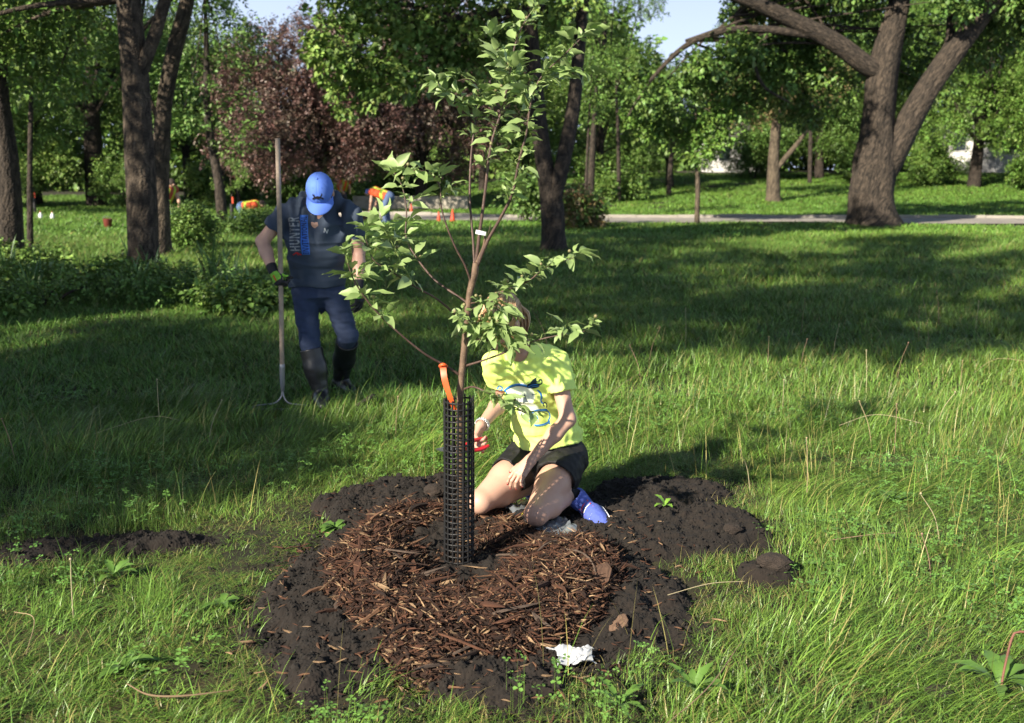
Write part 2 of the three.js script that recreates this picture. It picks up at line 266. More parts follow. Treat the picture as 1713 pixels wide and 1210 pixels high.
{
  const r = rng(4242), sets = new Map(), add = (g, a) => { if (!sets.has(g)) sets.set(g, []); sets.get(g).push(a); };
  const tint = (x, z, w) => { const n = noise2(x * 0.8, z * 0.8) * 0.5 + noise2(x * 0.22 + 9, z * 0.22) * 0.5, k = w * (0.92 + 0.16 * r()); return [(0.125 + 0.035 * n) * k, (0.225 + 0.03 * n) * k, (0.040 + 0.008 * n) * k]; };
  const band = (d0, d1, per, fn) => { const area = 0.59 * (d1 * d1 - d0 * d0) + 4 * (d1 - d0), n = Math.floor(area * per); for (let i = 0; i < n; i++) { const d = Math.sqrt(lerp(d0 * d0, d1 * d1, r())), x = (r() * 2 - 1) * (0.57 * d + 1.6); fn(x, -d); } };
  band(1.9, 7.2, 150, (x, z) => { // near lawn
    const s = soilAt(x, z); if (s > 0.0 && r() > 0.5 * sstep(0.16, 0.02, s) + 0.008) return; const gap = fbm(x * 1.9 + 60, 2.2, z * 1.9, 3) < -0.06 && r() < 0.75, mat = sstep(-5.4, -4.2, z); const edge = sstep(-0.45, -0.05, s);
    const n = noise2(x * 1.1 + 3, z * 1.1), right = sstep(0.3, 1.6, x) * sstep(-6.5, -4, z); let k = r() < 0.3 + 0.4 * right + 0.3 * n ? (r() < 0.5 ? 2 : 3) : r() < 0.5 ? 0 : 1; if (edge > 0.6 && r() < 0.5) k = 1; if (r() < 0.12 + 0.22 * mat + 0.3 * edge) k = 4; else if (r() < 0.15 * mat) k = 5; if (gap) k = r() < 0.6 ? 4 : 5;
    const flow = 2.6 * noise2(x * 0.7 + 20, z * 0.7 + 5) + 0.6, rot = k === 2 || k === 3 ? flow : r() * 6.28, sc = (0.72 + 0.45 * r()) * (1 - 0.3 * edge) * (0.92 + 0.3 * noise2(x * 1.7, z * 1.7 + 8)), hh = (gap ? 0.6 : 1) * sc * (z < -5.6 ? 0.95 : 0.88) * (0.85 + 0.5 * noise2(x * 0.9 + 50, z * 0.9));
    add(near[k], [x, gh(x, z) - 0.01, z, 0.1 * (r() - 0.5), rot, 0.1 * (r() - 0.5), sc, hh, sc, ...tint(x, z, 1)]);
    if (r() < 0.05 * sstep(0.2, 1.2, x) * sstep(-3.6, -5, z) + 0.012) add(near[6], [x, gh(x, z) - 0.01, z, 0.1 * (r() - 0.5), r() * 6.28, 0.1 * (r() - 0.5), 1, 0.7 + 0.4 * r(), 1, ...tint(x, z, 1.05)]);
    if (noise2(x * 1.5 + 40, z * 1.5) > 0.2 && r() < 0.1) add(clover[r() < 0.5 ? 0 : 1], [x, gh(x, z), z, 0, r() * 6.28, 0, 0.8 + 0.6 * r(), 0.7 + 0.7 * r(), 0.8 + 0.6 * r(), ...tint(x, z, 1.05)]);
  });
  band(6.8, 14, 34, (x, z) => add(mid[Math.floor(r() * 3)], [x, gh(x, z) - 0.01, z, 0.1 * (r() - 0.5), r() * 6.28, 0.1 * (r() - 0.5), 0.8 + 0.4 * r(), (0.5 + 0.4 * r()) * (0.9 + 0.4 * noise2(x * 0.7, z * 0.7 + 30)), 0.8 + 0.4 * r(), ...tint(x, z, 1)]));
  band(13.5, 26, 13, (x, z) => add(mid[Math.floor(r() * 3)], [x, gh(x, z) - 0.01, z, 0, r() * 6.28, 0, 1.3 + 0.5 * r(), 0.65 + 0.4 * r(), 1.3 + 0.5 * r(), ...tint(x, z, 1)]));
  band(25, 62, 4.2, (x, z) => { if (!onPath(x, z) && !onPath(x, z - 0.5) && !onPath(x, z + 0.5)) add(far[Math.floor(r() * 2)], [x, gh(x, z) - 0.01, z, 0, r() * 6.28, 0, 1 + 0.5 * r(), 0.45 + 0.4 * r(), 1 + 0.5 * r(), ...tint(x, z, 1.1)]); });
  let total = 0; for (const [g, l] of sets) { const c = clover.includes(g), m = instanced(numbered(c ? 'clover' : 'grass'), g, c || near.includes(g) ? grassMat : grassFarMat, l); tag(m, c ? 'small round clover leaves growing low among the grass' : 'long green grass of the park lawn', c ? 'clover' : 'grass', c ? 'clover in the lawn' : 'grass of the lawn'); total += l.length; }
  console.log('grass patches', total);
}
// ---------------------------------------------------------------- trees
const barkTex = (seed, a, b) => tex(512, (u, v) => { const w = pn(u, v, 6, seed) * 0.10, f = 0.55 * pn(u + w, v * 0.25 + 0.2 * w, 32, seed + 1) + 0.45 * pn(u + w, v, 64, seed + 2) * 0.6 + 0.25 * pfbm(u, v, 8, seed + 3, 3), k = clamp(f * 1.25 - 0.12, 0, 1); return [lerp(a[0], b[0], k), lerp(a[1], b[1], k), lerp(a[2], b[2], k)]; });
const barkBump = tex(512, (u, v) => { const w = pn(u, v, 6, 5) * 0.10, f = 0.6 * pn(u + w, v * 0.25 + 0.2 * w, 32, 6) + 0.4 * pn(u + w, v, 64, 7); return [f, f, f]; }, false);
function barkMat(seed, a, b, bump = 0.03) { const m = barkTex(seed, a, b), q = barkBump.clone(); q.needsUpdate = true; return std(white, 0.95, { map: m, bumpMap: q, bumpScale: bump }); }
const BARK = { grey: barkMat(201, [0.12, 0.10, 0.085], [0.43, 0.38, 0.32]), dark: barkMat(211, [0.10, 0.085, 0.075], [0.33, 0.29, 0.25]), big: barkMat(221, [0.09, 0.078, 0.066], [0.40, 0.35, 0.30], 0.06), pale: barkMat(231, [0.18, 0.155, 0.125], [0.48, 0.43, 0.36]) };
function leafClump(seed, n, R, len, wid, o = {}) { // twigs carrying folded leaves
  const r = rng(seed), pos = [], idx = [], col = [], d = V(), s = V(), u = V(), UP = V(0, 1, 0);
  const T = o.twigs || 5, tw = []; for (let i = 0; i < T; i++) tw.push(V(r() - 0.5, (r() - 0.5) * 0.8, r() - 0.5).normalize());
  for (let i = 0; i < n; i++) {
    const t = tw[i % T], q = R * (0.15 + 0.95 * Math.pow(r(), 0.7)), L = len * (0.65 + 0.6 * r()), W = wid * (0.65 + 0.6 * r());
    const b = V(t.x * q + (r() - 0.5) * R * 0.45, t.y * q + (r() - 0.5) * R * 0.45, t.z * q + (r() - 0.5) * R * 0.45);
    d.set(t.x + (r() - 0.5) * 1.8, t.y * 0.5 + (r() - 0.5) * 0.9 - (o.droop ?? 0.35), t.z + (r() - 0.5) * 1.8).normalize(); s.crossVectors(d, UP).normalize(); u.crossVectors(s, d).normalize();
    const roll = (r() - 0.5) * 1.5; s.applyAxisAngle(d, roll); u.applyAxisAngle(d, roll);
    const k = 0.7 + 0.6 * r(), yl = 0.9 + 0.35 * r(), i0 = pos.length / 3, f = 0.18 * W, put = (a, c, e) => { pos.push(b.x + d.x * a + s.x * c + u.x * e, b.y + d.y * a + s.y * c + u.y * e, b.z + d.z * a + s.z * c + u.z * e); col.push(k * yl, k, k * 0.9); };
    put(0, 0, 0); put(L * 0.45, W * 0.5, f); put(L, 0, -0.12 * L); put(L * 0.45, -W * 0.5, f); idx.push(i0, i0 + 1, i0 + 2, i0, i0 + 2, i0 + 3);
  }
  return geom(pos, idx, null, null, col);
}
const clumps = { fine: [leafClump(1, 44, 0.36, 0.11, 0.065), leafClump(2, 44, 0.36, 0.12, 0.07)], broad: [leafClump(3, 34, 0.40, 0.17, 0.13), leafClump(4, 34, 0.42, 0.16, 0.12, { droop: 0.6 })] };
const leafM = std(white, 0.5, { vertexColors: true, side: THREE.DoubleSide });
const darkLeafM = std(white, 0.42, { vertexColors: true, side: THREE.DoubleSide }), farLeafM = std(white, 0.5, { vertexColors: true, side: THREE.DoubleSide });
const HUE = { mid: [0.105, 0.20, 0.042], light: [0.14, 0.245, 0.055], dark: [0.094, 0.182, 0.042], yellow: [0.17, 0.28, 0.07], purple: [0.13, 0.078, 0.074], dusk: [0.125, 0.098, 0.08], brown: [0.17, 0.135, 0.065], fresh: [0.112, 0.222, 0.042] };  // brighter and darker greens put sunlit and shaded crowns into leaf colour, besides species
function crown(parent, seed, lobes, { hue = 'mid', alt, altShare = 0.15, kind = 'fine', scale = 1, density = 1, mat = leafM } = {}) {
  const r = rng(seed), lists = clumps[kind].map(() => []);
  for (const [cx, cy, cz, rx, ry, rz, dn = 1] of lobes) {
    const vol = Math.pow(rx * ry * rz, 1 / 3), n = Math.ceil(62 * density * dn * vol * vol / (scale * scale)) + 4;
    for (let i = 0; i < n; i++) {
      let x, y, z, q; do { x = r() * 2 - 1; y = r() * 2 - 1; z = r() * 2 - 1; q = Math.hypot(x, y, z); } while (q > 1 || q < 0.1);
      const w = Math.pow(q, 0.35) / q * (0.85 + 0.3 * r()); x = cx + x * w * rx; y = cy + y * w * ry; z = cz + z * w * rz;
      if (noise3(x * 0.85 / Math.sqrt(scale), y * 0.85 / Math.sqrt(scale), z * 0.85 / Math.sqrt(scale)) < -0.28) continue;
      const c = HUE[alt && r() < altShare ? alt : hue], k = 0.7 + 0.6 * r(), s = scale * (0.7 + 0.6 * r()); lists[Math.floor(r() * lists.length)].push([x, y, z, (r() - 0.5) * 0.9, r() * 6.28, (r() - 0.5) * 0.9, s, s, s, c[0] * k, c[1] * k, c[2] * k]);
    }
  }
  lists.forEach((l, i) => { if (l.length) instanced('crown', clumps[kind][i], mat, l, parent); });
}
function lobesOf(seed, cx, cz, y0, y1, R, n, rr) { // rounded crown broken into clumps
  const r = rng(seed), out = []; for (let i = 0; i < n; i++) { const t = (i + 0.5) / n, y = lerp(y0, y1, t), w = R * Math.sqrt(Math.max(0.12, 1 - Math.pow((t - 0.42) / 0.62, 2))), a = i * 2.4 + r(), q = w * (0.35 + 0.65 * r()), s = rr * (0.75 + 0.5 * r()); out.push([cx + Math.cos(a) * q, y, cz + Math.sin(a) * q, s, s * 0.72, s]); }
  return out;
}
function limbsTo(parent, from, lobes, r0, bark, seed) { const r = rng(seed); for (const l of lobes) { const a = from[Math.floor(r() * from.length)], b = V(l[0], l[1], l[2]), m = a.clone().lerp(b, 0.5).add(V((r() - 0.5) * 0.5, 0.3 * r(), (r() - 0.5) * 0.5)); part('branch', tube([a, m, b], [r0, r0 * 0.6, r0 * 0.2], { seg: 4, rad: 6 }), bark, parent); } }
const GT = 'trees standing in the park';
function tree(label, trunkPts, radii, lobes, o = {}) {
  const base = trunkPts[0], t = thing(o.name || 'tree', label, 'tree', GT, [0, 0, 0]);
  const pts = trunkPts.map(p => V(...p)); pts[0].y = gh(base[0], base[2]) - 0.15;
  const bark = BARK[o.bark || 'dark'];
  const flare = [V(pts[0].x, pts[0].y, pts[0].z), pts[0].clone().lerp(pts[1], Math.min(0.5, 0.45 / Math.max(0.5, pts[1].y))), ...pts.slice(1)];
  part('trunk', tube(flare, [radii[0] * (o.flare || 1.4), radii[0], ...radii.slice(1)], { seg: o.seg || 7, rad: o.rad || 14, bark: o.relief ?? 0.10, freq: o.freq || 4 }), bark, t);
  for (const [lp, lr] of o.limbs || []) part('branch', tube(lp, lr, { seg: 6, rad: 10, bark: 0.10, freq: 3 }), bark, t);
  const top = pts.slice(-2).concat((o.limbs || []).map(([lp]) => V(...lp[lp.length - 1])));
  if (lobes.length) { limbsTo(t, o.from ? o.from.map(p => V(...p)) : top, lobes, o.branchR || radii[radii.length - 1] * 0.6, bark, (o.seed || 1) + 50); crown(t, o.seed || 1, lobes, o); }
  return t;
}
// the trees beside the photographer, outside the picture, whose shade falls across the lawn
tree('broad shade tree beside the lawn with a high spreading crown', [[-9.2, 0, -6.8], [-9.0, 2.5, -7.0], [-8.2, 5.5, -7.6], [-7.0, 8.0, -8.2]], [0.34, 0.27, 0.2, 0.1],
  [[-9.35, 7, -3.1, 1.9, 1, 1.6], [-7.45, 6.6, -5.9, 2.2, 1.1, 1.9], [-5.45, 7, -3.6, 1.6, 0.9, 1.3], [-4.15, 6.8, -7.7, 2.1, 1.1, 1.7], [-1.55, 7.1, -7.1, 1.6, 0.9, 1.3], [-1.25, 7.2, -10.9, 1.8, 1, 1.5], [-5.05, 7, -11.3, 2, 1, 1.6], [-8.55, 7.4, -9.3, 1.9, 1, 1.6], [-2.45, 6.8, -4.3, 1.2, 0.7, 1], [-10.45, 7.4, -6.7, 1.6, 1, 1.6], [-11.75, 7.2, -8.6, 1.4, 0.9, 1.3, 0.7], [-14.05, 7, -3.3, 1.5, 0.8, 1.3], [-12.85, 7.1, -5.3, 1.5, 0.8, 1.3], [-15.45, 7.2, -4.9, 1.4, 0.8, 1.2]], { seed: 801, scale: 1.25, hue: 'mid', density: 2.1, bark: 'grey', mat: farLeafM });
tree('round shade tree beside the lawn with a dense crown', [[-14.2, 0, 1.0], [-14, 2.5, 0.9], [-13.4, 5.2, 0.7], [-13, 7.2, 0.5]], [0.28, 0.22, 0.16, 0.08],
  [[-12.75, 6.6, 2.7, 1.6, 0.9, 1.4], [-11.45, 6.9, 1.5, 1.5, 0.9, 1.4], [-10.45, 6.6, 3.5, 1, 0.7, 0.9], [-10.15, 7, 1.9, 1, 0.7, 1], [-13.45, 7.2, 0.7, 1.5, 0.9, 1.3], [-11.65, 7.9, 2.9, 1.2, 0.8, 1.2]], { seed: 802, scale: 1.2, hue: 'mid', density: 2.8, bark: 'grey', mat: farLeafM });
tree('leaning shade tree beside the lawn whose limbs reach over it', [[-7.6, 0, -9.6], [-7.2, 2.6, -9.2], [-4.8, 5.4, -8.0], [-1.6, 7.0, -6.8]], [0.3, 0.24, 0.17, 0.08],
  [[-6.45, 7, -0.9, 1.5, 0.8, 1.2], [-3.45, 7.1, -1.4, 1.6, 0.8, 1.3], [-0.55, 7, -3.1, 1.5, 0.8, 1.3], [1.75, 7.1, -5.7, 1.5, 0.8, 1.3], [2.55, 7.2, -9.3, 1.7, 0.9, 1.5], [0.35, 7.2, -13.3, 1.6, 0.8, 1.4], [-5.25, 7.1, -2.3, 1.2, 0.7, 1], [4.15, 7.3, -11.7, 1.4, 0.8, 1.2], [-7.7, 7, -1.3, 1.4, 0.7, 0.9], [-6.3, 7.1, -0.4, 1.0, 0.6, 0.9], [-9.2, 7, 1.9, 0.6, 0.4, 0.55, 0.7], [-5.2, 7, 0.2, 0.8, 0.5, 0.7, 0.8]], { seed: 803, scale: 1.25, hue: 'mid', density: 2.1, bark: 'grey', mat: farLeafM, branchR: 0.05 });
// trees between the flower bed and the path
tree('grey tree with a furrowed trunk beside the leafy bed, forking above', [[-5.76, 0, -15.5], [-5.68, 1.56, -15.5], [-5.66, 2.9, -15.5], [-5.69, 4.2, -15.5], [-5.5, 6.8, -15.3]], [0.235, 0.215, 0.195, 0.17, 0.1],
  [[-7.9, 5.6, -15.2, 1.6, 0.9, 1.5], [-8.9, 4.3, -16.4, 1.1, 0.6, 1.0], [-6.2, 7, -14.2, 1.8, 1.1, 1.7], [-4.2, 7.2, -16.4, 1.8, 1.1, 1.7], [-6.9, 4.5, -17.6, 0.9, 0.45, 0.9], [-5.9, 8.6, -15.6, 1.8, 1.2, 1.8], [-8.2, 3.6, -14.8, 0.7, 0.4, 0.6], [-7.3, 4.1, -16.2, 0.8, 0.4, 0.7], [-8.6, 3.7, -16.8, 0.9, 0.45, 0.8], [-6.6, 4.6, -14.2, 0.8, 0.4, 0.7], [-7.7, 3.2, -17.4, 0.6, 0.3, 0.6]],
  { seed: 811, bark: 'grey', hue: 'mid', alt: 'light', freq: 5, limbs: [[[[-5.64, 3.0, -15.5], [-5.46, 3.35, -15.45], [-5.25, 3.78, -15.4], [-5.0, 4.4, -15.3], [-4.7, 5.6, -15.2]], [0.11, 0.10, 0.09, 0.08, 0.05]]], rad: 22, relief: 0.13 });
tree('slender grey tree leaning away just behind the forked tree', [[-7.05, 0, -19.9], [-6.92, 1.53, -19.9], [-6.75, 2.9, -19.9], [-6.5, 3.9, -19.9], [-6.15, 5.0, -19.9], [-5.8, 6.8, -19.9]], [0.21, 0.17, 0.145, 0.15, 0.13, 0.07],
  [[-7.4, 6.5, -19.4, 1.6, 0.9, 1.5], [-4.9, 7.2, -20.2, 1.7, 1, 1.6], [-6.5, 8.0, -21, 1.6, 1, 1.6]], { seed: 812, bark: 'grey', hue: 'mid', limbs: [[[[-6.8, 2.5, -19.9], [-7.0, 3.1, -19.8], [-7.1, 4.2, -19.7]], [0.05, 0.045, 0.02]]], rad: 18 });
tree('dark trunked tree at the far end of the leafy bed', [[-9.1, 0, -18], [-8.97, 1.54, -18], [-9.0, 3.1, -18], [-8.9, 4.6, -18], [-8.8, 7, -18]], [0.235, 0.21, 0.18, 0.15, 0.08],
  [[-9.6, 4.6, -17.4, 1.3, 0.7, 1.2], [-8.0, 5.4, -18.6, 1.4, 0.8, 1.3], [-10.6, 5.8, -18.2, 1.5, 0.9, 1.5], [-8.9, 7.2, -17.8, 1.8, 1.1, 1.8], [-9.2, 3.5, -18.9, 0.8, 0.45, 0.7]], { seed: 813, bark: 'dark', hue: 'dark', alt: 'mid', rad: 18 });
tree('thin straight young tree with loose foliage near the leafy bed', [[-10.34, 0, -21.4], [-10.2, 1.5, -21.4], [-10.0, 3.35, -21.4], [-9.8, 5.1, -21.4]], [0.07, 0.055, 0.045, 0.02],
  [[-10.4, 3.6, -21.2, 0.8, 0.4, 0.7], [-9.5, 4.2, -21.8, 0.9, 0.45, 0.8], [-10.1, 5.2, -21.3, 1.1, 0.6, 1.0], [-11.2, 4.4, -21.0, 0.8, 0.45, 0.7]], { seed: 814, bark: 'dark', hue: 'mid', alt: 'light', rad: 8, flare: 1.1 });
tree('slim dark tree bending sideways with narrow dense crown', [[-8.35, 0, -29], [-8.42, 1.45, -29], [-8.62, 3.1, -29], [-8.57, 4.7, -29], [-8.5, 6.6, -29]], [0.16, 0.125, 0.105, 0.08, 0.04],
  [[-9.3, 3.1, -28.8, 0.7, 0.45, 0.7], [-7.9, 3.6, -29.3, 0.8, 0.5, 0.7], [-8.9, 4.4, -28.7, 0.9, 0.6, 0.8], [-8.0, 5.2, -29.2, 1.0, 0.65, 0.9], [-8.7, 6.2, -29, 0.9, 0.7, 0.9], [-8.2, 7.0, -29, 0.8, 0.6, 0.8], [-7.7, 2.5, -28.9, 0.5, 0.3, 0.5]], { seed: 815, bark: 'dark', hue: 'dark', alt: 'mid', rad: 10, flare: 1.2 });
// forked tree in the middle with a long leafy limb
tree('two stemmed tree with a long leafy limb', [[0.86, 0, -20.6], [0.81, 0.92, -20.6], [0.68, 1.64, -20.6], [0.53, 2.7, -20.6], [0.40, 3.98, -20.6], [0.3, 6.4, -20.6]], [0.245, 0.235, 0.17, 0.15, 0.14, 0.07],
  [[-2.9, 4.15, -20.4, 1.0, 0.5, 0.9, 1.2], [-3.7, 4.0, -20.9, 0.8, 0.5, 0.7, 1.2], [-2.0, 3.55, -20.2, 0.75, 0.4, 0.7, 1.1], [-1.1, 4.5, -20.8, 1.1, 0.5, 0.9], [-2.2, 5.2, -20.7, 1.5, 0.6, 1.2], [0.3, 4.9, -20.1, 1.1, 0.5, 0.9], [-3.2, 3.2, -20.6, 0.5, 0.3, 0.5], [1.2, 6.6, -21, 2.0, 1.0, 1.8], [2.6, 8.6, -23.6, 1.7, 0.9, 1.5], [3.6, 7.7, -24.6, 1.3, 0.7, 1.2], [-1.2, 6.8, -20.2, 1.8, 0.9, 1.6], [-0.4, 3.9, -21.0, 0.8, 0.35, 0.7]],
  { seed: 821, bark: 'dark', hue: 'yellow', alt: 'mid', altShare: 0.35, kind: 'broad', scale: 0.8, rad: 20, relief: 0.12,
    limbs: [[[[0.84, 1.0, -20.55], [0.98, 1.64, -20.5], [1.19, 2.7, -20.5], [1.28, 3.5, -20.5], [1.40, 5.0, -20.5], [1.5, 6.6, -20.5]], [0.16, 0.155, 0.14, 0.13, 0.12, 0.06]], [[[1.36, 4.6, -20.5], [0.5, 4.8, -20.4], [-0.43, 4.7, -20.4], [-1.4, 4.55, -20.4], [-2.1, 4.2, -20.4], [-2.8, 3.65, -20.4]], [0.09, 0.085, 0.075, 0.06, 0.045, 0.02]], [[[-1.0, 4.62, -20.4], [-1.85, 4.88, -20.5], [-2.9, 4.75, -20.6], [-3.6, 4.3, -20.7]], [0.05, 0.045, 0.035, 0.015]]], from: [[-1.4, 4.55, -20.4], [-2.1, 4.2, -20.4], [0.3, 4.8, -20.4], [-2.9, 4.75, -20.6]], branchR: 0.03 });
// young street tree by the path
tree('young tree with a thin straight stem beside the path', [[5.9, 0, -32], [5.87, 1.42, -32], [5.75, 2.7, -32], [5.75, 3.6, -32]], [0.085, 0.07, 0.055, 0.03], [[5.0, 2.9, -32, 0.8, 0.45, 0.8], [6.4, 2.9, -31.7, 0.8, 0.45, 0.8], [5.7, 3.5, -32.2, 1.0, 0.6, 0.9], [4.4, 3.3, -32.5, 0.7, 0.4, 0.7], [7.0, 3.4, -32.2, 0.6, 0.4, 0.6], [5.8, 2.3, -31.8, 0.5, 0.25, 0.5]], { seed: 831, bark: 'pale', hue: 'fresh', alt: 'mid', rad: 8, flare: 1.1, kind: 'broad', scale: 0.75 });
// the old forked giant by the path
{
  const dark = { seed: 841, bark: 'big', hue: 'dark', alt: 'mid', kind: 'broad', scale: 0.95, rad: 30, relief: 0.16, freq: 5, flare: 1.35, branchR: 0.05 };
  tree('massive old tree with a swollen base and heavy forking limbs', [[11.15, 0, -31], [11.02, 0.9, -31], [11.08, 1.9, -31], [11.1, 3.2, -31], [11.2, 5.0, -31], [11.5, 6.7, -31], [11.8, 9, -31]], [0.74, 0.66, 0.58, 0.46, 0.40, 0.30, 0.18],
    [[7.6, 5.2, -32.4, 1.2, 0.5, 1.1], [4.3, 3.9, -31.2, 0.8, 0.4, 0.7], [8.9, 5.0, -32.8, 1.0, 0.4, 0.9], [9.4, 7.0, -31.6, 1.7, 0.6, 1.5], [12.6, 6.0, -32.8, 1.2, 0.5, 1.1], [15.6, 6.2, -32.2, 1.3, 0.6, 1.2], [6.2, 4.5, -31.8, 0.9, 0.4, 0.8], [16.0, 6.9, -31, 1.8, 0.9, 1.6], [11.5, 8.6, -31, 3.0, 1.3, 2.6], [7, 8.2, -31, 2.6, 1.0, 2.4], [15, 9, -31, 2.6, 1.2, 2.4], [8.0, 4.3, -32.2, 0.8, 0.4, 0.8], [9.9, 4.5, -32.6, 0.9, 0.5, 0.8], [8.6, 5.6, -33.4, 1.1, 0.5, 1.0], [10.0, 5.8, -33.6, 1.1, 0.5, 1.0], [7.0, 3.9, -33, 0.9, 0.4, 0.8], [12.4, 5.0, -33.6, 1.0, 0.5, 0.9], [13.6, 4.4, -33.4, 0.8, 0.4, 0.7], [14.4, 5.4, -33.2, 0.9, 0.45, 0.8], [9.2, 3.6, -33.4, 0.8, 0.4, 0.7], [7.3, 6.7, -31.9, 1.1, 0.45, 1.0], [10.2, 6.9, -32.0, 1.2, 0.5, 1.0], [5.6, 4.9, -30.5, 0.55, 0.3, 0.5], [6.6, 5.3, -30.3, 0.6, 0.3, 0.5], [13.0, 6.6, -30.2, 0.8, 0.4, 0.7]],
    { ...dark, from: [[9.7, 5.4, -31], [8.2, 6.05, -31], [6.6, 6.2, -31], [5.2, 5.5, -31]], limbs: [
      [[[11.15, 4.55, -31], [10.6, 4.78, -30.9], [9.7, 5.35, -30.8], [8.2, 6.05, -30.6], [6.6, 6.65, -30.4], [4.5, 7.2, -30.2]], [0.29, 0.28, 0.26, 0.23, 0.19, 0.10]],
      [[[11.2, 1.2, -31], [11.56, 2.1, -30.95], [12.2, 3.56, -30.9], [13.1, 5.1, -30.8], [14.15, 6.66, -30.7], [15.2, 8.6, -30.6]], [0.40, 0.39, 0.35, 0.33, 0.27, 0.16]],
      [[[12.9, 4.8, -30.9], [13.2, 5.6, -31.2], [13.2, 6.8, -31.5]], [0.2, 0.17, 0.12]],
      [[[9.4, 5.55, -30.8], [7.6, 5.75, -30.6], [6.4, 5.75, -30.5], [5.2, 5.35, -30.6], [4.2, 4.4, -30.8], [3.5, 3.3, -31]], [0.12, 0.11, 0.09, 0.08, 0.06, 0.02]],
      [[[7.6, 5.75, -30.6], [7.2, 5.0, -30.7], [7.5, 4.2, -30.8], [8.4, 3.7, -31]], [0.07, 0.06, 0.05, 0.02]]] });
}
tree('pale barked tree with thin bronze foliage on the far lawn', [[11.92, 0.2, -46], [11.87, 1.5, -46], [11.85, 2.6, -46], [12.0, 5.2, -46], [12.35, 7.6, -46], [12.4, 9, -46]], [0.33, 0.27, 0.23, 0.18, 0.12, 0.05],
  [[10.3, 6.0, -45.6, 1.2, 0.7, 1.1], [12.0, 4.6, -45.2, 1.1, 0.55, 1.0], [13.7, 5.2, -45.8, 1.2, 0.6, 1.1], [11.0, 4.3, -46.4, 1.0, 0.5, 1.0], [12.9, 6.5, -45.6, 1.3, 0.7, 1.2], [9.6, 4.9, -46, 0.8, 0.4, 0.8], [14.7, 6.2, -46, 1.0, 0.6, 0.9], [11.6, 8, -46, 1.6, 0.9, 1.5]], { seed: 842, bark: 'pale', hue: 'brown', alt: 'mid', altShare: 0.4, rad: 12, limbs: [[[[11.9, 1.6, -46], [12.4, 2.3, -45.9], [13.05, 3.2, -45.8], [13.6, 4.6, -45.7]], [0.13, 0.12, 0.09, 0.04]]] });
// purple maples
{
  const t = thing('maple_tree', 'purple leaved maple with a broad low crown', 'tree', GT); part('trunk', tube([[-8, -0.1, -41], [-7.9, 2, -41], [-7.8, 5, -41]], [0.3, 0.24, 0.12], { rad: 12, bark: 0.1 }), BARK.dark, t);
  const l = lobesOf(851, -7.7, -41, 1.9, 6.9, 4.0, 26, 1.3); limbsTo(t, [V(-7.9, 2, -41), V(-7.8, 4, -41)], l, 0.06, BARK.dark, 852); crown(t, 853, l, { hue: 'purple', alt: 'dusk', altShare: 0.35, scale: 1.05, density: 1.3, mat: darkLeafM });
  const t2 = thing('maple_tree', 'dull purple maple tucked behind the broad low maple', 'tree', GT); part('trunk', tube([[-3.9, -0.1, -43.5], [-3.9, 2, -43.5], [-3.8, 5, -43.5]], [0.28, 0.22, 0.12], { rad: 12, bark: 0.1 }), BARK.dark, t2);
  const l2 = lobesOf(861, -3.9, -43.5, 2.0, 8.2, 3.2, 20, 1.35); limbsTo(t2, [V(-3.9, 2, -43.5), V(-3.8, 4, -43.5)], l2, 0.06, BARK.dark, 862); crown(t2, 863, l2, { hue: 'dusk', alt: 'purple', altShare: 0.4, scale: 1.05, density: 1.2, mat: darkLeafM });
}
// woodland edge
const WOOD = [ // x, z, crown bottom, top, radius, lobes, hue, alt, trunk radius, label
  [-20.6, -38, 2.4, 11, 3.6, 18, 'mid', 'light', 0.25, 'green woodland tree at the corner of the wood'], [-23.6, -50, 2.0, 13, 4.4, 20, 'mid', 'dark', 0.3, 'tall green tree in the second row of the wood'],
  [-19.4, -47, 4.0, 13, 4.2, 18, 'dark', 'mid', 0.42, 'dark tree with a thick bare trunk at the edge of the wood'], [-17.6, -55, 2.6, 9.4, 3.4, 18, 'mid', 'light', 0.25, 'green tree behind the thick bare trunk'],
  [-14.6, -60, 1.2, 7.6, 3.4, 16, 'dark', 'mid', 0.2, 'low dark tree between the wood and purple maple'], [-10.6, -60, 0.8, 6.6, 3.2, 16, 'dark', 'mid', 0.2, 'low dark tree behind the broad purple maple'],
  [-6.5, -58, 0.8, 6.8, 3.2, 16, 'dark', 'mid', 0.2, 'low green tree filling the gap under the purple maple'], [-1.6, -55, 1.2, 8.5, 3.4, 16, 'mid', 'light', 0.22, 'green tree behind the dull purple maple'],
  [0.6, -48, 1.6, 10.5, 3.0, 16, 'light', 'mid', 0.22, 'light green tree behind the two stemmed tree'], [4.2, -50, 1.8, 11.5, 2.5, 18, 'mid', 'light', 0.25, 'tall green tree beside the gap of open sky'],
  [8.3, -53, 1.4, 5.8, 2.6, 14, 'dark', 'mid', 0.2, 'low green tree below the gap of open sky'], [15.4, -60, 1.8, 11, 3.4, 18, 'mid', 'dark', 0.25, 'green tree behind the bronze tree'], [17.6, -58, 1.8, 10, 3.6, 18, 'dark', 'mid', 0.25, 'dark tree behind the massive old tree'],
  [22.0, -62, 1.8, 12, 4.2, 20, 'mid', 'light', 0.3, 'green tree at the top of the far lawn'], [24.2, -53, 2.2, 12, 3.6, 22, 'fresh', 'light', 0.3, 'green tree toned bright as if sunlit on the far lawn'], [28.6, -50, 1.6, 11, 4.0, 20, 'fresh', 'light', 0.3, 'broad green tree toned bright as if sunlit past the end of the far lawn'],
  [-27.5, -44, 2.0, 12, 4.0, 18, 'mid', 'dark', 0.28, 'green tree at the outer end of the wood'], [31, -60, 1.6, 12, 4.4, 18, 'mid', 'light', 0.28, 'green tree at the end of the far lawn']];
